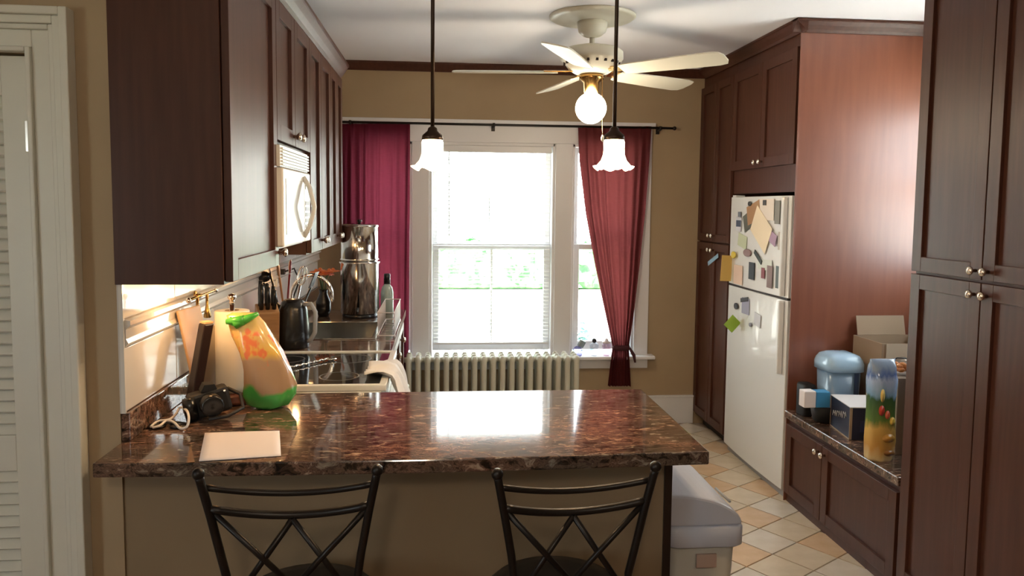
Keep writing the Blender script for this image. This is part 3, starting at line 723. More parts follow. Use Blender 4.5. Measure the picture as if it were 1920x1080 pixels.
tool('wooden_spoon', 'pale wooden spoon upright in the crock', (cx_+.01, cyy, bz_), V(524, 520, Y=3.55), WOODU, 'spoon')
tool('serving_spoon', 'dark red plastic spoon in the crock', (cx_, cyy-.01, bz_), V(543, 514, Y=3.55), REDU, 'spoon')
tool('whisk', 'steel wire whisk leaning right in the crock', (cx_+.02, cyy, bz_), V(563, 535, Y=3.55), STEEL, 'whisk')
tool('spatula', 'broad black spatula leaning towards the tap', (cx_+.02, cyy+.01, bz_), V(583, 538, Y=3.55), BLACK, 'turner')
# knife block
kb = thing('knife_block', 'tan wooden knife block leaning back behind the bread bag', 'knife block', (-.752, 3.36, TOPZ))
kbb = MB().prism([(-.06, 0), (.055, 0), (.085, .17), (.0, .20)], 'x', -.045, .045)
TAN = noisy('tan_block_wood', [(.3, (.34, .17, .07)), (.7, (.46, .25, .11))], (2, 2, 14), 6, 4, .4)
Mk = Matrix.Translation(kb.location) @ Matrix.Rotation(math.radians(200), 4, 'Z')
kbb.v = [tuple(Mk @ Vector(p)) for p in kbb.v]
obj('block_body', kbb, TAN, kb, .004)
for i in range(3):
    for j in range(2):
        p0 = Mk @ Vector((-.026+.026*i, .02+.035*j, .192-.012*j)); p1 = Mk @ Vector((-.026+.026*i, .02+.035*j+.022, .192-.012*j+.085+.012*i))
        kn_ = thing('kitchen_knife', '%s black handled knife in the %s row of the tan wooden block' % (('right', 'middle', 'left')[i], ('rear', 'front')[j]), 'knife', p0, 'knives in the wooden block')
        obj('knife_handle', MB().tube([p0, p0.lerp(p1, .5), p1], [.009, .0105, .008], 8), BLACK, kn_)
# orange flowers in a dark vase beyond the tap
vx, vy = -.66, 4.36
vs2 = tag(obj('vase', MB().lathe([(.028, 0), (.040, .03), (.042, .08), (.022, .13), (.026, .15), (.022, .15), (.018, .13), (.001, .12)], (vx, vy, TOPZ), 24), BLACK), 'small dark vase on the counter left of the steel urn', 'vase')
fl_ = thing('flower_bunch', 'bunch of orange flowers with green stems in the small dark vase', 'flowers', (vx, vy, TOPZ+.13))
ORG = mat('orange_petal', (.85, .25, .08), .6); STEM = mat('stem_green', (.05, .10, .03), .6); PINKP = mat('pink_petal', (.75, .22, .16), .6)
for k in range(9):
    a = k*2.4; rr = .020+.0045*k; tx, ty, tz = vx+rr*math.cos(a), vy+rr*math.sin(a)*.7, TOPZ+.245+.012*math.sin(k*1.7)
    obj('stem', MB().tube([(vx+.006*math.cos(a), vy+.006*math.sin(a), TOPZ+.125), ((vx+tx)/2, (vy+ty)/2, TOPZ+.20), (tx, ty, tz)], .0022, 5), STEM, fl_)
    pm = MB()
    for j in range(7):
        b = 2*PI*j/7; q = Matrix.Translation((tx, ty, tz)) @ Matrix.Rotation(b, 4, 'Z') @ Matrix.Rotation(.6, 4, 'Y')
        pm.lathe([(.002, 0), (.014, .014), (.013, .030), (.001, .040)], (0, 0, 0), 8, M=q @ Matrix.Rotation(PI/3, 4, 'Y') @ Matrix.Diagonal((.3, 1, 1, 1)))
    pm.ball((tx, ty, tz+.004), .012, 8)
    obj('flower_head', pm, ORG if k % 3 else PINKP, fl_)
# wall outlet with a black plug
oz = V(612, 478, X=WX+.012)
ot = thing('wall_outlet', 'pale wall outlet with a black plug under the far cabinets', 'outlet', (WX+.012, oz.y, oz.z))
OY = 3.95; OZ = 1.175
ot.location = (WX+.012, OY, OZ); WLOC[ot.name] = Vector(ot.location)
obj('cover_plate', B(WX+.0105, WX+.016, OY-.038, OY+.038, OZ-.055, OZ+.055), APPL, ot, .002)
for dz in (-.024, .024): obj('socket', B(WX+.016, WX+.018, OY-.016, OY+.016, OZ+dz-.014, OZ+dz+.014), GREYP, ot, .002)
pl = thing('power_cord', 'black plug and cord hanging from the pale wall outlet', 'cord', (WX+.02, OY, OZ))
obj('plug', B(WX+.019, WX+.05, OY-.014, OY+.014, OZ+.006, OZ+.034), BLACK, pl, .004)
obj('cord', MB().tube([(WX+.045, OY, OZ+.02), (WX+.09, OY+.02, OZ+.035), (WX+.11, OY+.05, OZ-.03), (WX+.06, OY+.06, OZ-.16), (WX+.045, OY+.05, TOPZ+.005)], .0045, 8), BLACK, pl)
# dark bottle, soap jar by the urn and wire rack
bt_ = thing('soap_bottle', 'grey glass bottle with a black cap right of the steel urn', 'bottle', (-.335, 4.48, TOPZ))
obj('bottle_body', MB().lathe([(.034, 0), (.037, .005), (.037, .12), (.030, .15), (.015, .17)], (-.315, 4.48, TOPZ), 20), mat('sage_glass', (.32, .38, .34), .15), bt_)
obj('bottle_cap', MB().lathe([(.019, .17), (.019, .225), (.015, .23), (.001, .23)], (-.315, 4.48, TOPZ), 18), BLACK, bt_)
rk = thing('dish_rack', 'clear wire dish rack on the counter edge right of the sink', 'rack', (-.25, 3.85, TOPZ))
rm = MB(); rx0, rx1, ry0, ry1, h0, h1 = -.300, -.222, 3.62, 4.15, TOPZ+.012, TOPZ+.12
WIRE = mat('white_wire', (.62, .60, .62), .3)
for z in (h0, h1):
    rm.tube([(rx0, ry0, z), (rx1, ry0, z), (rx1, ry1, z), (rx0, ry1, z), (rx0, ry0, z)], .0028, 6)
obj('rack_frame', rm, WIRE, rk)
wsrc = None
for k in range(14):
    y = ry0+.02+k*(ry1-ry0-.04)/13
    pts = [(rx0, y, h1), (rx0, y, h0), (rx1, y, h0), (rx1, y, h1)]
    if wsrc is None: wsrc = obj('wire', MB().tube(pts, .0016, 5), WIRE, rk); w0 = WLOC[wsrc.name].copy()
    else: kid('wire', wsrc, w0+Vector((0, k*(ry1-ry0-.04)/13, 0)), rk)
for x in (rx0, rx1):
    for y in (ry0+.02, ry1-.02): obj('foot', MB().lathe([(.005, 0), (.005, .012)], (x, y, TOPZ), 8), WIRE, rk)
# white crumpled dish cloth hanging over the cooker's front right corner
def cloth(w0, pts, width_dir, widths, mt_name, amp=.006, nseg=26, seed=1):
    rnd = random.Random(seed); mb = MB(); vs_ = []; cols = 20; path = [Vector(p) for p in pts]
    import bisect
    L = [0]
    for a, b in zip(path, path[1:]): L.append(L[-1]+(b-a).length)
    for r in range(nseg+1):
        s = L[-1]*r/nseg; i = min(len(L)-2, max(0, bisect.bisect_right(L, s)-1)); t = (s-L[i])/(L[i+1]-L[i]); p = path[i].lerp(path[i+1], t)
        tan = (path[i+1]-path[i]).normalized(); nrm = tan.cross(Vector(width_dir)).normalized()
        ww = widths[0]+(widths[1]-widths[0])*r/nseg
        for c in range(cols+1):
            u_ = c/cols-.5; k = math.sin(c*1.25+r*.12)*amp*(.4+1.2*r/nseg)+math.sin(c*.5+r*.5)*amp*.5
            vs_.append(p+Vector(width_dir)*(u_*ww)+nrm*(-abs(k) if False else k))
    mb.add(vs_, [(r*(cols+1)+c, r*(cols+1)+c+1, (r+1)*(cols+1)+c+1, (r+1)*(cols+1)+c) for r in range(nseg) for c in range(cols)], True)
    return mb
cb = cloth(0, [(-.275, 2.86, .930), (-.21, 2.86, .936), (-.170, 2.86, .925), (-.150, 2.86, .86), (-.118, 2.86, .74), (-.112, 2.86, .60)], (0, 1, 0), (.24, .42), 'c', .013)
o = obj('dish_cloth', cb, mat('white_cloth', (.84, .84, .85), .8)); o.modifiers.new('thick', 'SOLIDIFY').thickness = .002
tag(o, 'crumpled white dish cloth draped over the front edge of the cooker', 'cloth')
sp = thing('spoon', 'small silver spoon with twisted handle lying on the black glass cooktop', 'spoon', (-.62, 3.03, .914))
a_ = V(545, 690, Z=.918); b_ = V(615, 674, Z=.918)
obj('handle', MB().tube([a_+(b_-a_)*t+Vector((0, .004*math.sin(t*40), .003+.002*math.cos(t*40))) for t in [k/24 for k in range(25)]], .0045, 6), CHROME, sp)
obj('bowl', MB().ball(b_+Vector((.012, .003, .002)), .018, 14, (1.2, .9, .3)), CHROME, sp)

# paper towel roll on its stand
py_ = 2.485; px_ = V(437, 680, Y=py_).x
ph = thing('paper_towel_holder', 'round dark wood stand with chrome knob holding the paper towels', 'holder', (px_, py_, TOPZ))
obj('holder_base', MB().lathe([(.082, 0), (.088, .004), (.088, .012), (.080, .018), (.082, .024), (.074, .030), (.001, .030)], (px_, py_, TOPZ), 40), mat('red_brown_wood', (.13, .04, .02), .3), ph)
obj('pole', MB().lathe([(.008, .03), (.008, .315)], (px_, py_, TOPZ), 12), CHROME, ph)
obj('finial', MB().lathe([(.010, .312), (.006, .318), (.014, .328), (.012, .338), (.001, .342)], (px_, py_, TOPZ), 16), CHROME, ph)
rl = thing('paper_towel_roll', 'white paper towel roll standing between the dark board and the bread bag', 'paper towels', (px_, py_, TOPZ+.031))
obj('roll', MB().lathe([(.022, .032), (.052, .032), (.053, .05), (.053, .285), (.051, .288), (.022, .288), (.022, .032)], (px_, py_, TOPZ), 40), TOWEL, rl)
obj('cardboard_core', MB().lathe([(.019, .031), (.0215, .031), (.0215, .289), (.019, .289), (.019, .031)], (px_, py_, TOPZ), 28), mat('cardboard_core', (.35, .24, .14), .8), rl)

# bread bag, standing and leaning
bx, by = -.505, 2.385
bread = thing('bread_bag', 'plump plastic bread bag with green ends and orange print leaning on the paper towels', 'bread bag', (bx, by, TOPZ))
def bag_mesh(lean, hts, rnd_seed=3, n=28):
    rnd = random.Random(rnd_seed); mb = MB(); vs_ = []
    ph_ = [rnd.uniform(0, 6) for _ in range(4)]
    for (h, rx_, ry_, ox, oy) in hts:
        for i in range(n):
            a = 2*PI*i/n
            k = 1+.06*math.sin(4*a+ph_[0]+h*26)+.05*math.sin(7*a+ph_[1]-h*34)+.03*math.sin(12*a+h*60)
            ca, sa = math.cos(a), math.sin(a)
            ex = .75
            vs_.append((ox+rx_*k*math.copysign(abs(ca)**ex, ca), oy+ry_*k*math.copysign(abs(sa)**ex, sa), h))
    m_ = len(hts)
    mb.add(vs_, [(r*n+i, r*n+(i+1) % n, (r+1)*n+(i+1) % n, (r+1)*n+i) for r in range(m_-1) for i in range(n)]+[tuple(range(n-1, -1, -1)), tuple(range((m_-1)*n, m_*n))], True)
    return mb
hts = []
def bp(px, py): return V(px, py, Y=by)
for (py, l, r, d) in [(765, 482, 524, .030), (757, 468, 543, .04), (740, 458, 552, .045), (720, 458, 553, .045), (690, 455, 544, .045), (660, 448, 530, .042), (630, 438, 512, .038), (606, 430, 496, .028), (592, 425, 484, .014), (586, 436, 478, .006)]:
    L = bp(l, py); Rr = bp(r, py)
    hts.append((max(TOPZ+.001, L.z), (Rr.x-L.x)/2*.97, d, (L.x+Rr.x)/2, by))
bm_ = mat('bread_bag_print', (.6, .5, .35), .22, coat=.5); n, l, b = nodes(bm_)
tc = n.new('ShaderNodeTexCoord'); sx = n.new('ShaderNodeSeparateXYZ'); l.new(tc.outputs['Generated'], sx.inputs[0])
nz = n.new('ShaderNodeTexNoise'); nz.inputs['Scale'].default_value = 3.2; nz.inputs['Detail'].default_value = 1.5; l.new(tc.outputs['Generated'], nz.inputs[0])
ad = n.new('ShaderNodeMath'); ad.operation = 'MULTIPLY_ADD'; ad.inputs[1].default_value = .22; l.new(nz.outputs[0], ad.inputs[0]); l.new(sx.outputs[2], ad.inputs[2])
r = ramp(n, [(0, (.07, .40, .08)), (.30, (.07, .40, .08)), (.34, (.42, .27, .16)), (.60, (.46, .30, .18)), (.68, (.80, .50, .10)), (.84, (.78, .52, .16)), (1.02, (.78, .55, .2))]); l.new(ad.outputs[0], r.inputs[0])
vo = n.new('ShaderNodeTexVoronoi'); vo.inputs['Scale'].default_value = 2.6; vo.inputs['Randomness'].default_value = .9
n2 = n.new('ShaderNodeTexNoise'); n2.inputs['Scale'].default_value = 7; l.new(tc.outputs['Generated'], n2.inputs[0])
vm = n.new('ShaderNodeVectorMath'); vm.operation = 'MULTIPLY_ADD'; vm.inputs[1].default_value = (.5, .5, .5); l.new(n2.outputs[1], vm.inputs[0]); l.new(tc.outputs['Generated'], vm.inputs[2]); l.new(vm.outputs[0], vo.inputs[0])
r3 = ramp(n, [(0, (1, 1, 1)), (.34, (.8, .8, .8)), (.46, (0, 0, 0))]); l.new(vo.outputs[0], r3.inputs[0])
mx = n.new('ShaderNodeMix'); mx.data_type = 'RGBA'; mx.inputs[7].default_value = (.80, .17, .08, 1)
zr4 = ramp(n, [(.42, (0, 0, 0)), (.50, (1, 1, 1)), (.86, (1, 1, 1)), (.92, (0, 0, 0))]); l.new(sx.outputs[2], zr4.inputs[0])
mm = n.new('ShaderNodeMath'); mm.operation = 'MULTIPLY'; l.new(r3.outputs[0], mm.inputs[0]); l.new(zr4.outputs[0], mm.inputs[1]); l.new(mm.outputs[0], mx.inputs[0]); l.new(r.outputs[0], mx.inputs[6])
l.new(mx.outputs[2], b.inputs['Base Color'])
obj('bag', bag_mesh(0, hts), bm_, bread)
GRN = mat('bag_green', (.08, .45, .06), .3); SALM = mat('salmon_print', (.80, .22, .16), .4); YEL = mat('yellow_print', (.9, .62, .12), .4)
bk = lambda a, b_: V(a, b_, Y=by-.028)
tops = []
for (py, l_, r_, d) in [(598, 424, 455, .016), (590, 420, 460, .014), (598, 420, 440, .008)]:
    pass
L = bp(420, 604); Rr = bp(462, 588)
obj('knotted_end', MB().tube([bk(458, 600), bk(442, 602), bk(424, 603)], [.016, .014, .008], 10).tube([bk(440, 608), bk(462, 598), bk(484, 588)], [.016, .013, .006], 10).tube([bk(430, 596), bk(438, 606), bk(452, 611)], [.006, .010, .004], 8), GRN, bread)
def decal(parent, name, pts, y, mt, t=.0015):
    q = [V(a, b, Y=y) for a, b in pts]; k = len(q)
    mb = MB().add([p for p in q]+[p+Vector((0, t, 0)) for p in q], [tuple(range(k)), tuple(range(2*k-1, k-1, -1))]+[(i, (i+1) % k, (i+1) % k+k, i+k) for i in range(k)])
    return obj(name, mb, mt, parent)
# wooden boards leaning on the wall
dk = mat('dark_walnut', (.020, .009, .009), .35); lt = mat('light_board_wood', (.62, .40, .22), .5)
def leaning(name, label, base, top, wdir, ww, th, mt, cat, extra=None):
    b = Vector(base); e = Vector(top); d = (e-b); hgt = d.length; d.normalize(); wv = Vector(wdir).normalized(); nv = wv.cross(d).normalized()
    M4 = Matrix((wv, nv, d)).transposed().to_4x4(); M4.translation = b
    mb = MB().box(-ww/2, ww/2, -th/2, th/2, 0, hgt, M=M4)
    t = thing(name, label, cat, b)
    obj('board', mb, mt, t, .004)
    return t, M4, hgt
t, M4, hh = leaning('cutting_board', 'thin pale wooden cutting board leaning on the tiles behind the dark board', (-.745, 2.50, TOPZ+.004), (-.800, 2.50, 1.205), (.15, 1, 0), .15, .008, lt, 'board')
t, M4, hh = leaning('serving_tray', 'narrow dark walnut board leaning sideways against the paper towels', V(362, 752, Y=2.33)+Vector((0, 0, .004)), V(387, 606, Y=2.36), (1, .9, 0), .030, .040, dk, 'board')
obj('worn_end', MB().box(-.013, .013, -.018, .018, hh+.0005, hh+.006, M=M4), lt, t)
t2, _, _ = leaning('cutting_board', 'grey plastic cutting board standing edge-on behind the paper towels', (-.725, 2.46, TOPZ+.004), (-.705, 2.47, 1.155), (.8, 1, 0), .075, .006, mat('grey_board', (.42, .38, .33), .5), 'board')
# brass hooks on the wall
BW = V(378, 560, X=WX+.03)
by0 = V(352, 560, X=WX+.035).y; by1 = V(398, 545, X=WX+.035).y
zr = V(378, 553, X=WX+.035).z; zl = V(372, 600, X=WX+.035).z
br = thing('candle_holder', 'small brass rack with two uprights and a crossbar against the white tiles', 'rack', (WX+.04, (by0+by1)/2, zl))
obj('crossbar', MB().tube([(WX+.04, by0-.01, zr), (WX+.04, by1+.02, zr)], .005, 8), BRASS, br)
obj('wall_mount', MB().tube([(WX+.018, (by0+by1)/2, zr), (WX+.04, (by0+by1)/2, zr)], .006, 8).lathe([(.016, 0), (.014, .006)], (WX+.016, (by0+by1)/2, zr), 16, 'x'), BRASS, br)
for y in ((by0*.7+by1*.3), (by0*.3+by1*.7)): obj('upright', MB().lathe([(.011, zl-.004), (.013, zl), (.009, zl+.02), (.005, zl+.04), (.005, zr)], (WX+.04, y, 0), 12), BRASS, br)
for y in (by0-.01, by1+.02): obj('knob_end', MB().ball((WX+.04, y, zr), .009, 10), CHROME, br)
# tangle of black camera gear with a white cable
cg = thing('camera', 'black camera lying on its side with a strap on the counter corner', 'camera', V(385, 790, Z=TOPZ))
cc = V(383, 790, Z=TOPZ)+Vector((0, 0, .004))
Mc = Matrix.Translation(cc+Vector((0, .045, .045))) @ Matrix.Rotation(math.radians(25), 4, 'Z') @ Matrix.Rotation(math.radians(-12), 4, 'Y')
bb = MB().box(-.058, .058, -.028, .028, -.040, .034, M=Mc)
obj('camera_body', bb, BLACKM, cg, .010)
obj('lens', MB().lathe([(.031, -.028), (.033, -.045), (.031, -.075), (.026, -.078), (.001, -.070)], (0, 0, 0), 24, 'y', M=Mc @ Matrix.Rotation(0, 4, 'X')), BLACK, cg)
obj('viewfinder_hump', MB().prism([(-.024, .034), (.024, .034), (.014, .054), (-.014, .054)], 'y', -.022, .022), BLACKM, cg)
hv = cg.children[-1]; hv.location = (Mc.translation-WLOC[cg.name])+Vector((0, 0, .032)); hv.rotation_euler = (0, 0, math.radians(25))
obj('grip', MB().lathe([(.018, -.036), (.020, 0), (.017, .030)], (0, 0, 0), 14, M=Mc @ Matrix.Translation((-.054, -.022, 0))), BLACK, cg)
sp_ = [Mc @ Vector(p) for p in ((.058, 0, .02), (.085, -.03, .0), (.08, -.06, -.035), (.03, -.09, -.036), (-.02, -.085, -.030))]
obj('strap', MB().tube(sp_, .0055, 6), BLACKM, cg)
for p in ((.045, -.029, .022), (-.02, -.029, -.02)): obj('button', MB().ball(Mc @ Vector(p), .005, 8), CHROME, cg)
gl = thing('sunglasses', 'folded black sunglasses lying under the white cable', 'glasses', V(315, 800, Z=TOPZ))
g0 = V(315, 801, Z=TOPZ)
for dx in (-.030, .030):
    obj('lens', MB().lathe([(.024, 0), (.025, .003), (.02, .006), (.001, .008)], (g0.x+dx, g0.y, TOPZ+.002), 18), BLACK, gl)
obj('bridge', MB().tube([g0+Vector((-.010, 0, .008)), g0+Vector((0, .004, .011)), g0+Vector((.010, 0, .008))], .003, 6), BLACK, gl)
obj('temple', MB().tube([g0+Vector((-.052, .004, .006)), g0+Vector((0, .02, .012)), g0+Vector((.052, .010, .006))], .003, 6), BLACK, gl)
def P4(px, py, z): return V(px, py, Z=z)
wc = [P4(283, 800, TOPZ+.010), P4(296, 790, TOPZ+.012), P4(318, 786, TOPZ+.016), P4(330, 776, TOPZ+.02), P4(338, 764, TOPZ+.035), P4(350, 770, TOPZ+.04), P4(354, 785, TOPZ+.03), P4(350, 800, TOPZ+.012), P4(338, 803, TOPZ+.006), P4(326, 792, TOPZ+.014), P4(312, 789, TOPZ+.016), P4(300, 798, TOPZ+.010), P4(286, 802, TOPZ+.006)]
def smooth_path(pts, n=6):
    res = []; P = [pts[0]]+pts+[pts[-1]]
    for i in range(1, len(P)-2):
        for k in range(n):
            t = k/n; a, b, c, d = P[i-1], P[i], P[i+1], P[i+2]
            res.append(.5*((2*b)+(c-a)*t+(2*a-5*b+4*c-d)*t*t+(3*b-a-3*c+d)*t**3))
    res.append(pts[-1]); return res
tag(obj('charging_cable', MB().tube(smooth_path(wc), .0035, 8), mat('white_cable', (.75, .70, .66), .4)), 'looped white charging cable beside the black camera', 'cable')
# sheet of paper
q = [V(a, b, Z=TOPZ+.001) for a, b in ((373, 865), (527, 855), (524, 808), (384, 812))]
mb = MB(); nx = 10; vs_ = []
for j in range(nx+1):
    for i in range(nx+1):
        u_, v_ = i/nx, j/nx; p = (q[0]*(1-u_)+q[1]*u_)*(1-v_)+(q[3]*(1-u_)+q[2]*u_)*v_
        vs_.append(p+Vector((0, 0, .0006+.0015*(math.sin(u_*3)*math.sin(v_*2.5)))))
mb.add(vs_, [(j*(nx+1)+i, j*(nx+1)+i+1, (j+1)*(nx+1)+i+1, (j+1)*(nx+1)+i) for j in range(nx) for i in range(nx)], True)
o = obj('paper_sheet', mb, PAPER); o.modifiers.new('thick', 'SOLIDIFY').thickness = .0006
tag(o, 'blank white sheet of paper lying on the granite peninsula', 'paper')
# under-cabinet puck lights
for (y, e) in ((2.30, 1.05), (3.66, .9)):
    p = thing('puck_light', 'small round warm light under the nearest wall cabinet' if y < 3 else 'small round warm light under the wall cabinet beyond the microwave', 'lamp', (-.70, y, CB))
    obj('housing', MB().lathe([(.035, 0), (.035, -.012), (.03, -.014)], (-.70, y, CB-.001), 24), APPL, p)
    obj('lens', MB().lathe([(.026, -.015), (.001, -.017)], (-.70, y, CB-.001), 20), mat('puck_glow', (1, .8, .5), .4, emit=(1, .55, .22), es=7), p)
    light('puck_lamp', 'POINT', (-.70, y, CB-.04), e, (1, .55, .22), shadow_soft_size=.025)

# ================================================================ RIGHT SIDE THINGS
# fridge papers and magnets: thin sheets on the door faces
FXF = FX-.020
def note(px, py, wpx, hpx, rot, col, name, label, cat, grp=None, off=0, rough=.6, th=.0015, shape=None):
    c = V(px, py, X=FXF-off); dy = abs(V(px+1, py, X=FXF).y-V(px, py, X=FXF).y); dz = abs(V(px, py+1, X=FXF).z-V(px, py, X=FXF).z)
    wy, hz = wpx*dy/2, hpx*dz/2
    Mr = Matrix.Translation((c.x, c.y, c.z)) @ Matrix.Rotation(math.radians(rot), 4, 'X')
    mt = D.materials.get('note_%s' % name+str(col)) or mat('note_%s' % name+str(col), col, rough)
    if shape == 'round':
        mb = MB().lathe([(1, 0), (1, -th*2), (.85, -th*2.6), (.001, -th*2.6)], (0, 0, 0), 18, 'x', M=Mr @ Matrix.Diagonal((1, wy, hz, 1)))
    else:
        mb = MB().box(-th, 0, -wy, wy, -hz, hz, M=Mr)
    return tag(obj(name, mb, mt), label, cat, grp)
G1 = 'papers on the freezer door'; G2 = 'magnets on the freezer door'
note(1427, 430, 34, 56, 32, (.80, .66, .46), 'note_paper', 'large tilted cream sheet in the middle of the freezer door', 'paper', G1, .003)
note(1436, 393, 30, 40, 0, (.74, .64, .55), 'note_paper', 'pale upright sheet behind the tilted cream sheet, top of the freezer', 'paper', G1, .001)
note(1413, 399, 24, 36, -14, (.36, .19, .08), 'photo_print', 'brown and orange photo at the top of the freezer door', 'photo', G1, .002)
note(1402, 415, 15, 32, -20, (.10, .10, .07), 'photo_print', 'dark narrow photo left of the brown one on the freezer', 'photo', G1, .0012)
note(1385, 420, 10, 26, 5, (.62, .62, .66), 'note_paper', 'small pale card at the far side of the freezer with a blue magnet', 'paper', G1)
note(1385, 419, 8, 12, 0, (.06, .08, .13), 'fridge_magnet', 'navy square magnet at the far side of the freezer door', 'magnet', G2, .002, th=.003)
note(1387, 402, 5, 10, 0, (.15, .17, .2), 'fridge_magnet', 'tiny grey magnet above the navy square one', 'magnet', G2, .002, th=.003)
note(1407, 382, 6, 9, 0, (.03, .03, .03), 'fridge_magnet', 'black magnet at the top left of the freezer door', 'magnet', G2, .002, th=.003, shape='round')
note(1434, 380, 6, 10, 0, (.05, .05, .045), 'fridge_magnet', 'black magnet at the top middle of the freezer door', 'magnet', G2, .003, th=.003)
note(1458, 398, 9, 44, 0, (.22, .21, .18), 'fridge_magnet', 'long grey magnetic strip near the freezer handle', 'magnet', G2, .001, th=.003)
note(1448, 446, 15, 22, 20, (.38, .25, .36), 'photo_print', 'mauve photo right of the tilted cream sheet', 'photo', G1, .002)
note(1465, 452, 11, 34, 0, (.50, .45, .38), 'note_paper', 'beige strip of paper beside the freezer handle', 'paper', G1, .001)
note(1392, 452, 16, 24, 10, (.52, .56, .38), 'note_paper', 'pale green card below the brown photo', 'paper', G1, .001)
note(1402, 474, 14, 14, 0, (.28, .18, .18), 'fridge_magnet', 'dull pink magnet in the middle row of the freezer', 'magnet', G2, .002, th=.003, shape='round')
note(1422, 482, 16, 8, 30, (.025, .035, .03), 'magnet_clip', 'black slanted magnetic clip below the cream sheet', 'magnet', G2, .003, th=.005)
note(1410, 508, 10, 32, 0, (.03, .04, .05), 'magnet_clip', 'tall black magnetic clip low on the freezer door', 'magnet', G2, .002, th=.005)
note(1431, 512, 6, 20, 0, (.22, .05, .06), 'fridge_magnet', 'thin dark red magnet low on the freezer door', 'magnet', G2, .001, th=.003)
note(1443, 519, 10, 42, 0, (.22, .15, .14), 'photo_print', 'narrow brown photo strip low on the freezer door', 'photo', G1, .001)
note(1459, 520, 9, 42, 0, (.10, .13, .13), 'photo_print', 'narrow slate photo strip low beside the freezer handle', 'photo', G1, .001)
note(1434, 496, 26, 20, 0, (.68, .72, .66), 'note_paper', 'pale mint paper above the narrow photo strips', 'paper', G1, .0005)
note(1384, 515, 16, 36, 0, (.72, .52, .40), 'note_paper', 'peach paper at the far lower corner of the freezer', 'paper', G1, .001)
note(1376, 478, 8, 13, 0, (.72, .55, .08), 'fridge_magnet', 'yellow magnet holding the mustard paper', 'magnet', G2, .005, th=.003, shape='round')
def facing(px, py, wpx, hpx, rot, col, name, label, cat, Y, grp):
    c = V(px, py, Y=Y); k = Y/F*1.0
    Mr = Matrix.Translation(c) @ Matrix.Rotation(math.radians(rot), 4, 'Y') @ Matrix.Rotation(math.radians(12), 4, 'Z')
    tag(obj(name, MB().box(-wpx*k/2, wpx*k/2, -.0008, .0008, -hpx*k/2, hpx*k/2, M=Mr), mat('note_'+label[:10], col, .6)), label, cat, grp)
facing(1362, 503, 24, 50, 3, (.60, .40, .11), 'note_paper', 'mustard yellow paper sticking out past the far edge of the freezer', 'paper', 4.60, G1)
facing(1373, 607, 26, 26, 42, (.30, .48, .05), 'note_paper', 'lime green square note turned on its corner, on the lower door', 'paper', 4.42, 'papers on the lower fridge door')
note(1337, 487, 20, 8, -20, (.25, .42, .55), 'ribbon', 'small pale blue ribbon stuck to the pantry door beyond the mustard paper', 'ribbon', None, -.0105)
note(1398, 574, 14, 30, 0, (.32, .32, .42), 'photo_print', 'blue grey cutout picture at the top of the lower door', 'photo', 'papers on the lower fridge door', .001)
note(1396, 562, 14, 8, -10, (.05, .05, .06), 'fridge_magnet', 'black magnet above the blue grey cutout on the lower door', 'magnet', 'magnets on the lower door', .002, th=.003)
note(1381, 574, 7, 12, 0, (.03, .03, .04), 'fridge_magnet', 'round black magnet on the lower door above the green note', 'magnet', 'magnets on the lower door', .001, th=.003, shape='round')
note(1420, 600, 12, 24, 8, (.60, .60, .64), 'note_paper', 'small white cutout right of the blue grey picture on the lower door', 'paper', 'papers on the lower fridge door', .001)
note(1408, 609, 5, 8, 0, (.25, .25, .3), 'fridge_magnet', 'tiny grey magnet below the blue grey cutout', 'magnet', 'magnets on the lower door', .001, th=.003, shape='round')

BZ = .4905
# light blue lidded canister
cp = Vector((1.995, 3.655, BZ))
cn = thing('water_canister', 'large light blue plastic canister with an overhanging lid on the bench', 'canister', cp)
ztc = V(1570, 662, Y=3.63).z-BZ; rr = .092
BLUEP = mat('translucent_blue_plastic', (.20, .32, .46), .25, coat=.3); BLUEL = mat('light_blue_lid', (.38, .58, .78), .2, coat=.4)
rsx = lambda h, w: [(w*.9, h)]
def rbox(c, w, d, z0, z1, rad, prof):
    mb = MB(); n = 32; vs_ = []
    for (z, s) in prof:
        for i in range(n):
            a = 2*PI*i/n; ca, sa = math.cos(a), math.sin(a); e = .45
            vs_.append((c.x+w*s*math.copysign(abs(ca)**e, ca), c.y+d*s*math.copysign(abs(sa)**e, sa), z))
    m_ = len(prof)
    return mb.add(vs_, [(r*n+i, r*n+(i+1) % n, (r+1)*n+(i+1) % n, (r+1)*n+i) for r in range(m_-1) for i in range(n)]+[tuple(range(n-1, -1, -1)), tuple(range((m_-1)*n, m_*n))], True)
obj('canister_body', rbox(cp, .088, .088, 0, 0, 0, [(BZ, .86), (BZ+.01, .90), (BZ+ztc-.075, 1.0)]), BLUEP, cn)
obj('canister_lid', rbox(cp, .100, .100, 0, 0, 0, [(BZ+ztc-.085, 1.0), (BZ+ztc-.05, 1.0), (BZ+ztc-.03, .93), (BZ+ztc-.01, .80), (BZ+ztc, .55), (BZ+ztc+.002, .1)]), BLUEL, cn)
obj('canister_stripe', MB().box(cp.x+.035, cp.x+.055, cp.y-.095, cp.y-.088, BZ+.02, BZ+ztc-.09), mat('navy_stripe', (.03, .05, .10), .4), cn)
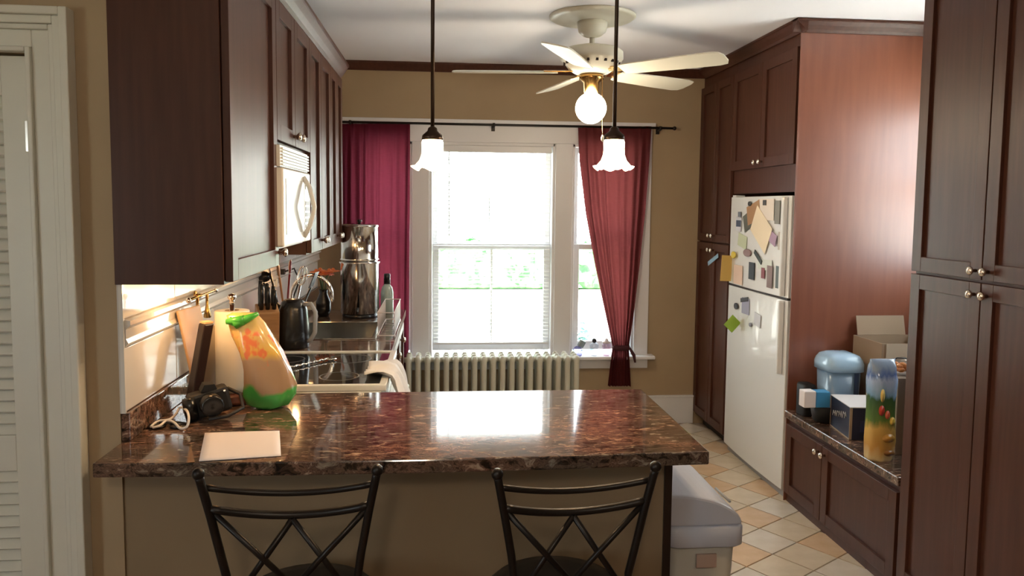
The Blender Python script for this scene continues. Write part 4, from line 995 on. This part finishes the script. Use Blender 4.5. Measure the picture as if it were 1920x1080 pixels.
# things behind/left of it
tag(obj('speaker_box', rbox(Vector((1.852, 3.70, 0)), .034, .05, 0, 0, 0, [(BZ, .95), (BZ+.005, 1), (BZ+.15, 1), (BZ+.16, .9)]), BLACKM), 'dark boxy gadget in the corner behind the blue canister', 'box')
wb = thing('tissue_pack', 'small white and blue packet on top of the black bowl on the bench', 'packet', V(1527, 748, Y=3.52))
a0 = V(1508, 764, Y=3.50); a1 = V(1531, 734, Y=3.50); a2 = V(1556, 764, Y=3.50)
WBZ = a0.z
bw = thing('black_bowl', 'black plastic bowl on the bench in front of the blue canister', 'bowl', (1.875, 3.53, BZ))
obj('bowl_body', MB().lathe([(.035, 0), (.05, .01), (.066, WBZ-BZ-.006), (.062, WBZ-BZ-.004), (.046, .014), (.001, .012)], (1.878, 3.565, BZ), 28), BLACKM, bw)
obj('pack_white_end', B(a0.x, a1.x, 3.50, 3.56, WBZ-.003, a1.z), PAPER, wb, .004)
obj('pack_blue_end', B(a1.x+.0005, a2.x, 3.50, 3.56, WBZ-.003, a1.z-.003), mat('bright_blue_pack', (.06, .28, .55), .3), wb, .004)
q = V(1528, 778, Z=BZ)
tag(obj('receipt', B(q.x-.045, q.x+.045, q.y-.05, q.y+.05, BZ+.0005, BZ+.0025, M=RZ(.3, (q.x, q.y, 0))), PAPER), 'crumpled white slip of paper at the front edge of the bench', 'paper')
# navy carton with white top
nb0 = V(1592, 825, Z=BZ); nf = V(1556, 797, Z=BZ); nh = V(1595, 765, Y=nb0.y).z
NAVY = mat('navy_carton', (.018, .022, .05), .45); KRAFT = mat('kraft_board', (.34, .25, .17), .8)
ang = math.atan2(-(nf.x-nb0.x), nf.y-nb0.y); dlen = (nf-nb0).length; wlen = .185
Mb = Matrix.Translation((nb0.x, nb0.y, BZ)) @ Matrix.Rotation(ang, 4, 'Z')
nb = thing('navy_carton', 'navy blue cardboard carton with white open top on the bench', 'box', nb0)
hgt = nh-BZ
obj('carton_body', MB().box(0, wlen, 0, dlen, 0, hgt, M=Mb), NAVY, nb, .002)
obj('carton_top', MB().box(-.001, wlen+.001, -.001, dlen+.001, hgt+.0003, hgt+.004, M=Mb), mat('white_carton_top', (.75, .74, .76), .5), nb)
obj('corner_edge', MB().box(-.0015, .010, -.0015, .003, .002, hgt-.001, M=Mb).box(-.0015, .0015, dlen-.006, dlen+.001, .002, hgt-.001, M=Mb).box(-.0015, .0, .0, dlen, .0, .006, M=Mb), KRAFT, nb)
lt_ = MB()
rnd = random.Random(5)
for k in range(7):
    u0 = dlen*(.16+.10*k); lt_.tube([Mb @ Vector((-.0025, u0, hgt*.52+.012*math.sin(k*2.1)-.004*k+.02)), Mb @ Vector((-.0025, u0+dlen*.05, hgt*.66-.005*k+.018)), Mb @ Vector((-.0025, u0+dlen*.085, hgt*.44-.004*k+.02))], .0022, 4)
obj('script_print', lt_, mat('faded_white_print', (.5, .5, .52), .5), nb)
obj('front_label', MB().box(wlen*.25, wlen*.75, -.002, 0, hgt*.25, hgt*.6, M=Mb), mat('dark_blue_label', (.035, .04, .10), .4), nb)
# cardboard box behind
kx = V(1604, 720, Y=3.62).x; kz = V(1610, 645, Y=3.50).z
kbx = thing('cardboard_box', 'open brown cardboard box against the wall behind the navy carton', 'box', (kx+.1, 3.6, BZ))
kx = 2.125
kb_ = MB().box(kx, kx+.30, 3.50, 3.504, BZ, kz).box(kx, kx+.30, 3.756, 3.76, BZ, kz).box(kx, kx+.004, 3.504, 3.756, BZ, kz).box(kx+.296, kx+.30, 3.504, 3.756, BZ, kz).box(kx, kx+.3, 3.50, 3.76, BZ, BZ+.004)
obj('box_body', kb_, KRAFT, kbx)
for (M5, d_) in ((Matrix.Translation((kx, 3.50, kz)) @ Matrix.Rotation(math.radians(-115), 4, 'X'), .3),):
    obj('flap', MB().box(kx+.02, kx+.28, 3.494, 3.497, kz-.12, kz-.001), mat('lit_kraft', (.52, .44, .34), .8), kbx)  # front flap in paler kraft, its lit look is in the colour
obj('flap', MB().box(0, .26, 0, .003, 0, .10, M=Matrix.Translation((kx+.02, 3.755, kz+.001)) @ Matrix.Rotation(math.radians(-14), 4, 'X')), KRAFT, kbx)
# brown paper bag and orange net on top at the wall side
pbz = BZ
pb = thing('paper_sack', 'crumpled brown paper sack standing behind the tall food bag', 'bag', (2.27, 3.30, BZ))
h2 = []
for (z, wv, dv) in ((0, .10, .08), (.01, .105, .085), (.15, .11, .085), (.28, .10, .07), (.36, .095, .05), (.41, .09, .03)):
    h2.append((BZ+z, wv, dv, 2.33+z*.15, 3.34))
obj('sack', bag_mesh(0, h2, 9), mat('brown_paper', (.42, .28, .17), .8), pb)
# tall printed food bag
ty = 2.96
tb_ = thing('food_bag', 'tall glossy food bag printed with blue sky, greenery and fruit on the bench', 'bag', (1.86, ty, BZ))
x0, x1 = V(1645, 700, Y=ty).x, V(1692, 700, Y=ty).x
z1 = V(1665, 678, Y=ty).z
h3 = []
for t_ in (0, .02, .2, .5, .8, .93, .975, 1.0):
    hh_ = BZ+(z1-BZ)*t_; dd_ = .050 if t_ < .9 else .050*(1.02-t_)/.13+.003
    h3.append((hh_, (x1-x0)/2*(1.0 if t_ > .02 else .96), dd_, (x0+x1)/2, ty+.055))
fm = mat('food_bag_print', (.5, .5, .4), .2, coat=.6); n, l, b = nodes(fm)
tc = n.new('ShaderNodeTexCoord'); sx = n.new('ShaderNodeSeparateXYZ'); l.new(tc.outputs['Generated'], sx.inputs[0])
nz = n.new('ShaderNodeTexNoise'); nz.inputs['Scale'].default_value = 5; nz.inputs['Detail'].default_value = 4; l.new(tc.outputs['Generated'], nz.inputs[0])
ad = n.new('ShaderNodeMath'); ad.operation = 'MULTIPLY_ADD'; ad.inputs[1].default_value = .16; l.new(nz.outputs[0], ad.inputs[0]); l.new(sx.outputs[2], ad.inputs[2])
r = ramp(n, [(0, (.62, .52, .35)), (.12, (.60, .45, .22)), (.22, (.55, .30, .07)), (.40, (.70, .45, .12)), (.48, (.12, .22, .05)), (.70, (.05, .13, .05)), (.74, (.22, .40, .62)), (.88, (.42, .55, .80)), (.93, (.10, .18, .45)), (1, (.25, .35, .5))]); l.new(ad.outputs[0], r.inputs[0])
l.new(r.outputs[0], b.inputs['Base Color'])
obj('bag_body', bag_mesh(0, h3, 4), fm, tb_)
fyf = ty-.0012
def disc(cx, cz, rx_, rz_, mt, nm, y=None):
    y = fyf if y is None else y
    c = V(cx, cz, Y=y); return obj(nm, MB().lathe([(1, -.001), (.001, -.0035)], (0, 0, 0), 18, 'y', M=Matrix.Translation(c) @ Matrix.Diagonal((rx_, 1, rz_, 1))), mt, tb_)
for i_, (cx, cz, rx_, rz_, mt) in enumerate(((1653, 770, .013, .022, mat('red_pepper_print', (.6, .06, .03), .3)), (1664, 778, .011, .018, mat('red_print_two', (.65, .12, .05), .3)), (1673, 790, .012, .018, mat('yellow_pear_print', (.85, .60, .10), .3)), (1655, 742, .010, .028, mat('corn_print', (.85, .62, .18), .3)), (1666, 822, .028, .018, mat('kibble_print', (.62, .32, .06), .3)), (1667, 850, .024, .012, mat('kibble_print_dark', (.35, .15, .03), .3)))):
    disc(cx, cz, rx_, rz_, mt, 'printed_fruit')
# orange fruit bag lying over its top
ob = thing('orange_bag', 'clear bag of orange snacks with a dark rim behind the tall food bag', 'bag', (2.0, 3.12, z1))
oc = V(1694, 690, Y=3.12); zo = V(1694, 706, Y=3.08).z
tag(obj('brown_carton', B(oc.x-.065, oc.x+.085, 3.05, 3.18, BZ, zo-.001), KRAFT, bevel=.002), 'plain brown carton behind the tall food bag, under the orange snacks', 'box')
obj('bag_film', rbox(oc, .055, .05, 0, 0, 0, [(zo+.002, .7), (zo+.015, 1.0), (zo+.04, 1.0), (zo+.065, .7), (zo+.075, .2)]), CLEARG, ob)
cm = MB()
rnd = random.Random(11)
for k in range(9):
    cm.ball((oc.x+rnd.uniform(-.03, .03), oc.y+rnd.uniform(-.02, .02), zo+.022+rnd.uniform(0, .022)), .018, 10, (1, 1, .6))
obj('chips', cm, mat('orange_chip', (.85, .30, .06), .5), ob)
obj('bag_rim', MB().tube([V(a, b, Y=3.07) for a, b in ((1665, 692), (1671, 678), (1682, 671), (1698, 672), (1712, 678))], .003, 6), BLACKM, ob)

# ================================================================ BIN AND STOOLS
bn_ = thing('trash_can', 'pale plastic swing lid trash can beside the peninsula end', 'trash can', (.78, 2.34, 0))
bx0, bx1, byy0, byy1 = KX+.008, KX+.243, 2.11, 2.52
zl_ = .60
bm2 = MB()
def rr_loop(x0, x1, y0, y1, z, r, n=5):
    out = []
    for (cx, cy, a0) in ((x1-r, y0+r, -PI/2), (x1-r, y1-r, 0), (x0+r, y1-r, PI/2), (x0+r, y0+r, PI)):
        for k in range(n+1):
            a = a0+PI/2*k/n; out.append((cx+r*math.cos(a), cy+r*math.sin(a), z))
    return out
def loft(loops, smooth=True, cap=True):
    n = len(loops[0]); vs_ = [p for L in loops for p in L]; m_ = len(loops)
    f = [(r*n+i, r*n+(i+1) % n, (r+1)*n+(i+1) % n, (r+1)*n+i) for r in range(m_-1) for i in range(n)]
    if cap: f += [tuple(range(n-1, -1, -1)), tuple(range((m_-1)*n, m_*n))]
    return MB().add(vs_, f, smooth)
obj('bin_body', loft([rr_loop(bx0+.03, bx1-.04, byy0+.04, byy1-.04, .002, .03), rr_loop(bx0+.012, bx1-.022, byy0+.014, byy1-.014, zl_-.055, .03)]), BINW, bn_)
obj('bin_rim', loft([rr_loop(bx0+.004, bx1-.008, byy0+.004, byy1-.004, zl_-.055, .035), rr_loop(bx0, bx1, byy0, byy1, zl_-.05, .035), rr_loop(bx0, bx1, byy0, byy1, zl_, .035), rr_loop(bx0+.01, bx1-.01, byy0+.01, byy1-.01, zl_+.008, .03)]), BINL, bn_)
# domed lid: arched across x
pr = []; nA = 14
for k in range(nA+1):
    a = PI*k/nA*.5; pr.append((bx0+.004+(bx1-bx0-.012)*math.sin(a), zl_+.008+.095*math.cos(a)))
pr.append((bx0+.004, zl_+.008))
obj('swing_lid', MB().prism(pr, 'y', byy0+.008, byy1-.008), BINL, bn_, .008)
obj('lid_slot', MB().tube([(bx1-.055, byy0+.11, zl_+.083), (bx1-.04, byy0+.03, zl_+.072)], .004, 6), GREYP, bn_)
obj('bin_label', B(bx0+.09, bx0+.15, byy0+.004, byy0+.012, zl_-.115, zl_-.075), mat('pinkish_label', (.50, .38, .33), .5), bn_)

def stool(label, pl, pr_, Y, yaw):
    """pl, pr_: photographed tops of the two back posts"""
    L = V(*pl, Y=Y); Rr = V(*pr_, Y=Y); cx = (L.x+Rr.x)/2; w = (Rr.x-L.x)/2; zt = (L.z+Rr.z)/2
    t = thing('counter_stool', label, 'stool', (cx, Y+.19, 0), 'iron stools at the peninsula')
    M6 = Matrix.Translation((cx, Y, 0)) @ Matrix.Rotation(yaw, 4, 'Z')
    def T(x, y, z): return M6 @ Vector((x, y, z))
    seat_z = .55
    sx_ = lambda s: [T(s*w, -.012, zt), T(s*w*.985, -.010, zt-.012), T(s*w*.90, 0, zt-.09), T(s*w*.80, .01, zt-.19), T(s*w*.745, .025, zt-.26), T(s*w*.74, .03, seat_z), ]
    for s in (-1, 1):
        obj('back_post', MB().tube(sx_(s), .0095, 10), IRON, t)
        obj('post_finial', MB().ball(T(s*w, -.012, zt+.004), .0135, 12), IRON, t)
    def rail(z, hw, dip, r=.009):
        return MB().tube([T(hw*u, .030*(1-u*u), z-dip*(1-u*u)) for u in [k/8-1 for k in range(17)]], r, 8)
    obj('back_rail', rail(zt-.030, w*.955, .028, .0075), IRON, t)
    obj('back_rail', rail(zt-.078, w*.905, .030, .0095), IRON, t)
    zA = zt-.085; zB = zt-.32; xa = w*.86; ym = .028
    def bar(p, q): return MB().tube([p, q], .007, 8)
    cz_ = zt-.108
    obj('lattice_bar', bar(T(-xa, .004, zA-.005), T(.21*w, ym+.01, zB)), IRON, t)
    obj('lattice_bar', bar(T(xa, .004, zA-.005), T(-.21*w, ym+.01, zB)), IRON, t)
    obj('lattice_bar', bar(T(0, ym-.006, cz_-.006), T(-.76*w, .03, zB)), IRON, t)
    obj('lattice_bar', bar(T(0, ym-.006, cz_-.006), T(.76*w, .03, zB)), IRON, t)
    obj('seat_cushion', MB().lathe([(.001, 0), (.165, 0), (.178, .012), (.180, .030), (.165, .044), (.12, .052), (.001, .054)], T(0, .19, seat_z-.01), 36), mat('dark_seat_vinyl', (.025, .022, .022), .35) if 'dark_seat_vinyl' not in D.materials else D.materials['dark_seat_vinyl'], t)
    ring = lambda z, r, rad_: MB().tube([T(r*math.cos(2*PI*k/32), .19+r*math.sin(2*PI*k/32), z) for k in range(33)], rad_, 8)
    obj('seat_ring', ring(seat_z-.02, .176, .009), IRON, t)
    obj('foot_ring', ring(.22, .198, .008), IRON, t)
    for a in (45, 135, 225, 315):
        a = math.radians(a)
        obj('leg', MB().tube([T(.15*math.cos(a), .19+.15*math.sin(a), seat_z-.02), T(.18*math.cos(a), .19+.18*math.sin(a), .40), T(.215*math.cos(a), .19+.215*math.sin(a), .012)], .0105, 8), IRON, t)
        obj('leg_cap', MB().lathe([(.014, 0), (.014, .018)], T(.215*math.cos(a), .19+.215*math.sin(a), 0), 10), BLACK, t)
    obj('seat_stem', MB().tube([T(0, .19, seat_z-.02), T(0, .19, .45)], .012, 8), IRON, t)
    return t
stool('left iron counter stool with lattice back, before the white paper', (375, 886), (708, 884), 1.66, math.radians(0))
stool('right iron counter stool with lattice back, nearer the trash can', (930, 884), (1229, 880), 1.66, math.radians(4))

# ================================================================ OUTSIDE
structure('ground', B(-30, 30, -14, 60, -.75, -.65), LAWN)
structure('driveway', B(-14, 16, 8.6, 19.5, -.66, -.64), DRIVE)
hd = thing('hedge', 'long clipped green hedge across the drive outside the window', 'hedge', (0, 20.6, -.65))
rnd = random.Random(4)
hm = MB()
for k in range(1500):
    x = rnd.uniform(-9, 9); y = rnd.uniform(19.8, 21.2); z = rnd.uniform(-.6, .55+.12*math.sin(x*2))
    s_ = rnd.uniform(.08, .2); a = rnd.uniform(0, 6); b2 = rnd.uniform(-1, 1)
    M7 = Matrix.Translation((x, y, z)) @ Matrix.Rotation(a, 4, 'Z') @ Matrix.Rotation(b2, 4, 'X')
    hm.add([M7 @ Vector(p) for p in ((-s_, 0, 0), (0, -s_*.6, .03), (s_, 0, 0), (0, s_*.6, .03))], [(0, 1, 2, 3)])
o = obj('foliage', hm, HEDGE, hd); o['kind'] = 'stuff'
obj('hedge_core', B(-9, 9, 20.0, 21.0, -.65, .45), HEDGE, hd, .15)
nh_ = thing('neighbor_house', 'pale sided house beyond the hedge outside the window', 'house', (1, 28, -.65))
obj('house_wall', B(-9, 11, 26, 32, -.65, 6.0), SIDING, nh_)
obj('house_roof', MB().prism([(25.4, 5.9), (32.6, 5.9), (29, 8.5)], 'x', -9.5, 11.5), mat('grey_roof', (.25, .25, .27), .8), nh_)
clap = None
for k in range(30):
    z = -.5+k*.215
    m7 = MB().prism([(25.965, z), (25.999, z), (25.999, z+.2), (25.99, z+.2)], 'x', -9, 11)
    if clap is None: clap = obj('clapboard', m7, SIDING, nh_); c0 = WLOC[clap.name].copy()
    else: kid('clapboard', clap, c0+Vector((0, 0, k*.215)), nh_)
for px in (895, 940):
    p = V(px, 400, Y=25.9)
    wf = obj('window', B(p.x-.42, p.x+.42, 25.9, 25.97, 1.0, 2.1), TRIMW, nh_)
    obj('pane', B(p.x-.36, p.x+.36, 25.885, 25.9, 1.06, 2.04), HGLASS, wf)
sb = thing('shrub', 'low blue green shrub at the edge of the drive outside the window', 'shrub', (1.55, 10.2, -.64))
sm = MB(); rnd = random.Random(8)
for k in range(260):
    a = rnd.uniform(0, 6.28); e = rnd.uniform(0, 1.4); r_ = rnd.uniform(.5, 1)
    M7 = Matrix.Translation((1.75+.55*r_*math.cos(a)*math.cos(e), 10.2+.3*r_*math.sin(a)*math.cos(e), -.6+.62*r_*math.sin(e))) @ Matrix.Rotation(rnd.uniform(0, 6), 4, 'Z') @ Matrix.Rotation(rnd.uniform(-1, 1), 4, 'X')
    s_ = rnd.uniform(.04, .09)
    sm.add([M7 @ Vector(p) for p in ((-s_, 0, 0), (0, -s_*.6, .01), (s_, 0, 0), (0, s_*.6, .01))], [(0, 1, 2, 3)])
o = obj('foliage', sm, mat('bluish_leaf', (.16, .30, .28), .6), sb); o['kind'] = 'stuff'
obj('stem', MB().tube([(1.75, 10.2, -.64), (1.78, 10.2, -.3), (1.72, 10.22, 0)], [.03, .02, .008], 8), mat('bark', (.12, .08, .05), .8), sb)
structure('bounce_slab', B(2.85, 30, -8, 8.4, -.66, -.64), DRIVE)  # added pale slab out of view, bounces sun up through the side window

# dining room ceiling lamp behind the camera
dl = thing('ceiling_lamp', 'round frosted ceiling lamp of the dining room behind the camera', 'lamp', (-.2, -.9, CZ))
obj('lamp_base', MB().lathe([(.17, 0), (.17, -.02), (.16, -.03)], (-.2, -.9, CZ), 32), BRONZE, dl)
obj('lamp_bowl', MB().lathe([(.155, -.03), (.15, -.06), (.11, -.09), (.05, -.105), (.001, -.108)], (-.2, -.9, CZ), 32), mat('lamp_bowl_glow', (.9, .85, .75), .4, emit=(1, .82, .6), es=6), dl)
light('dining_light', 'POINT', (-.2, -.9, CZ-.2), 21, (1, .86, .68), shadow_soft_size=.12)
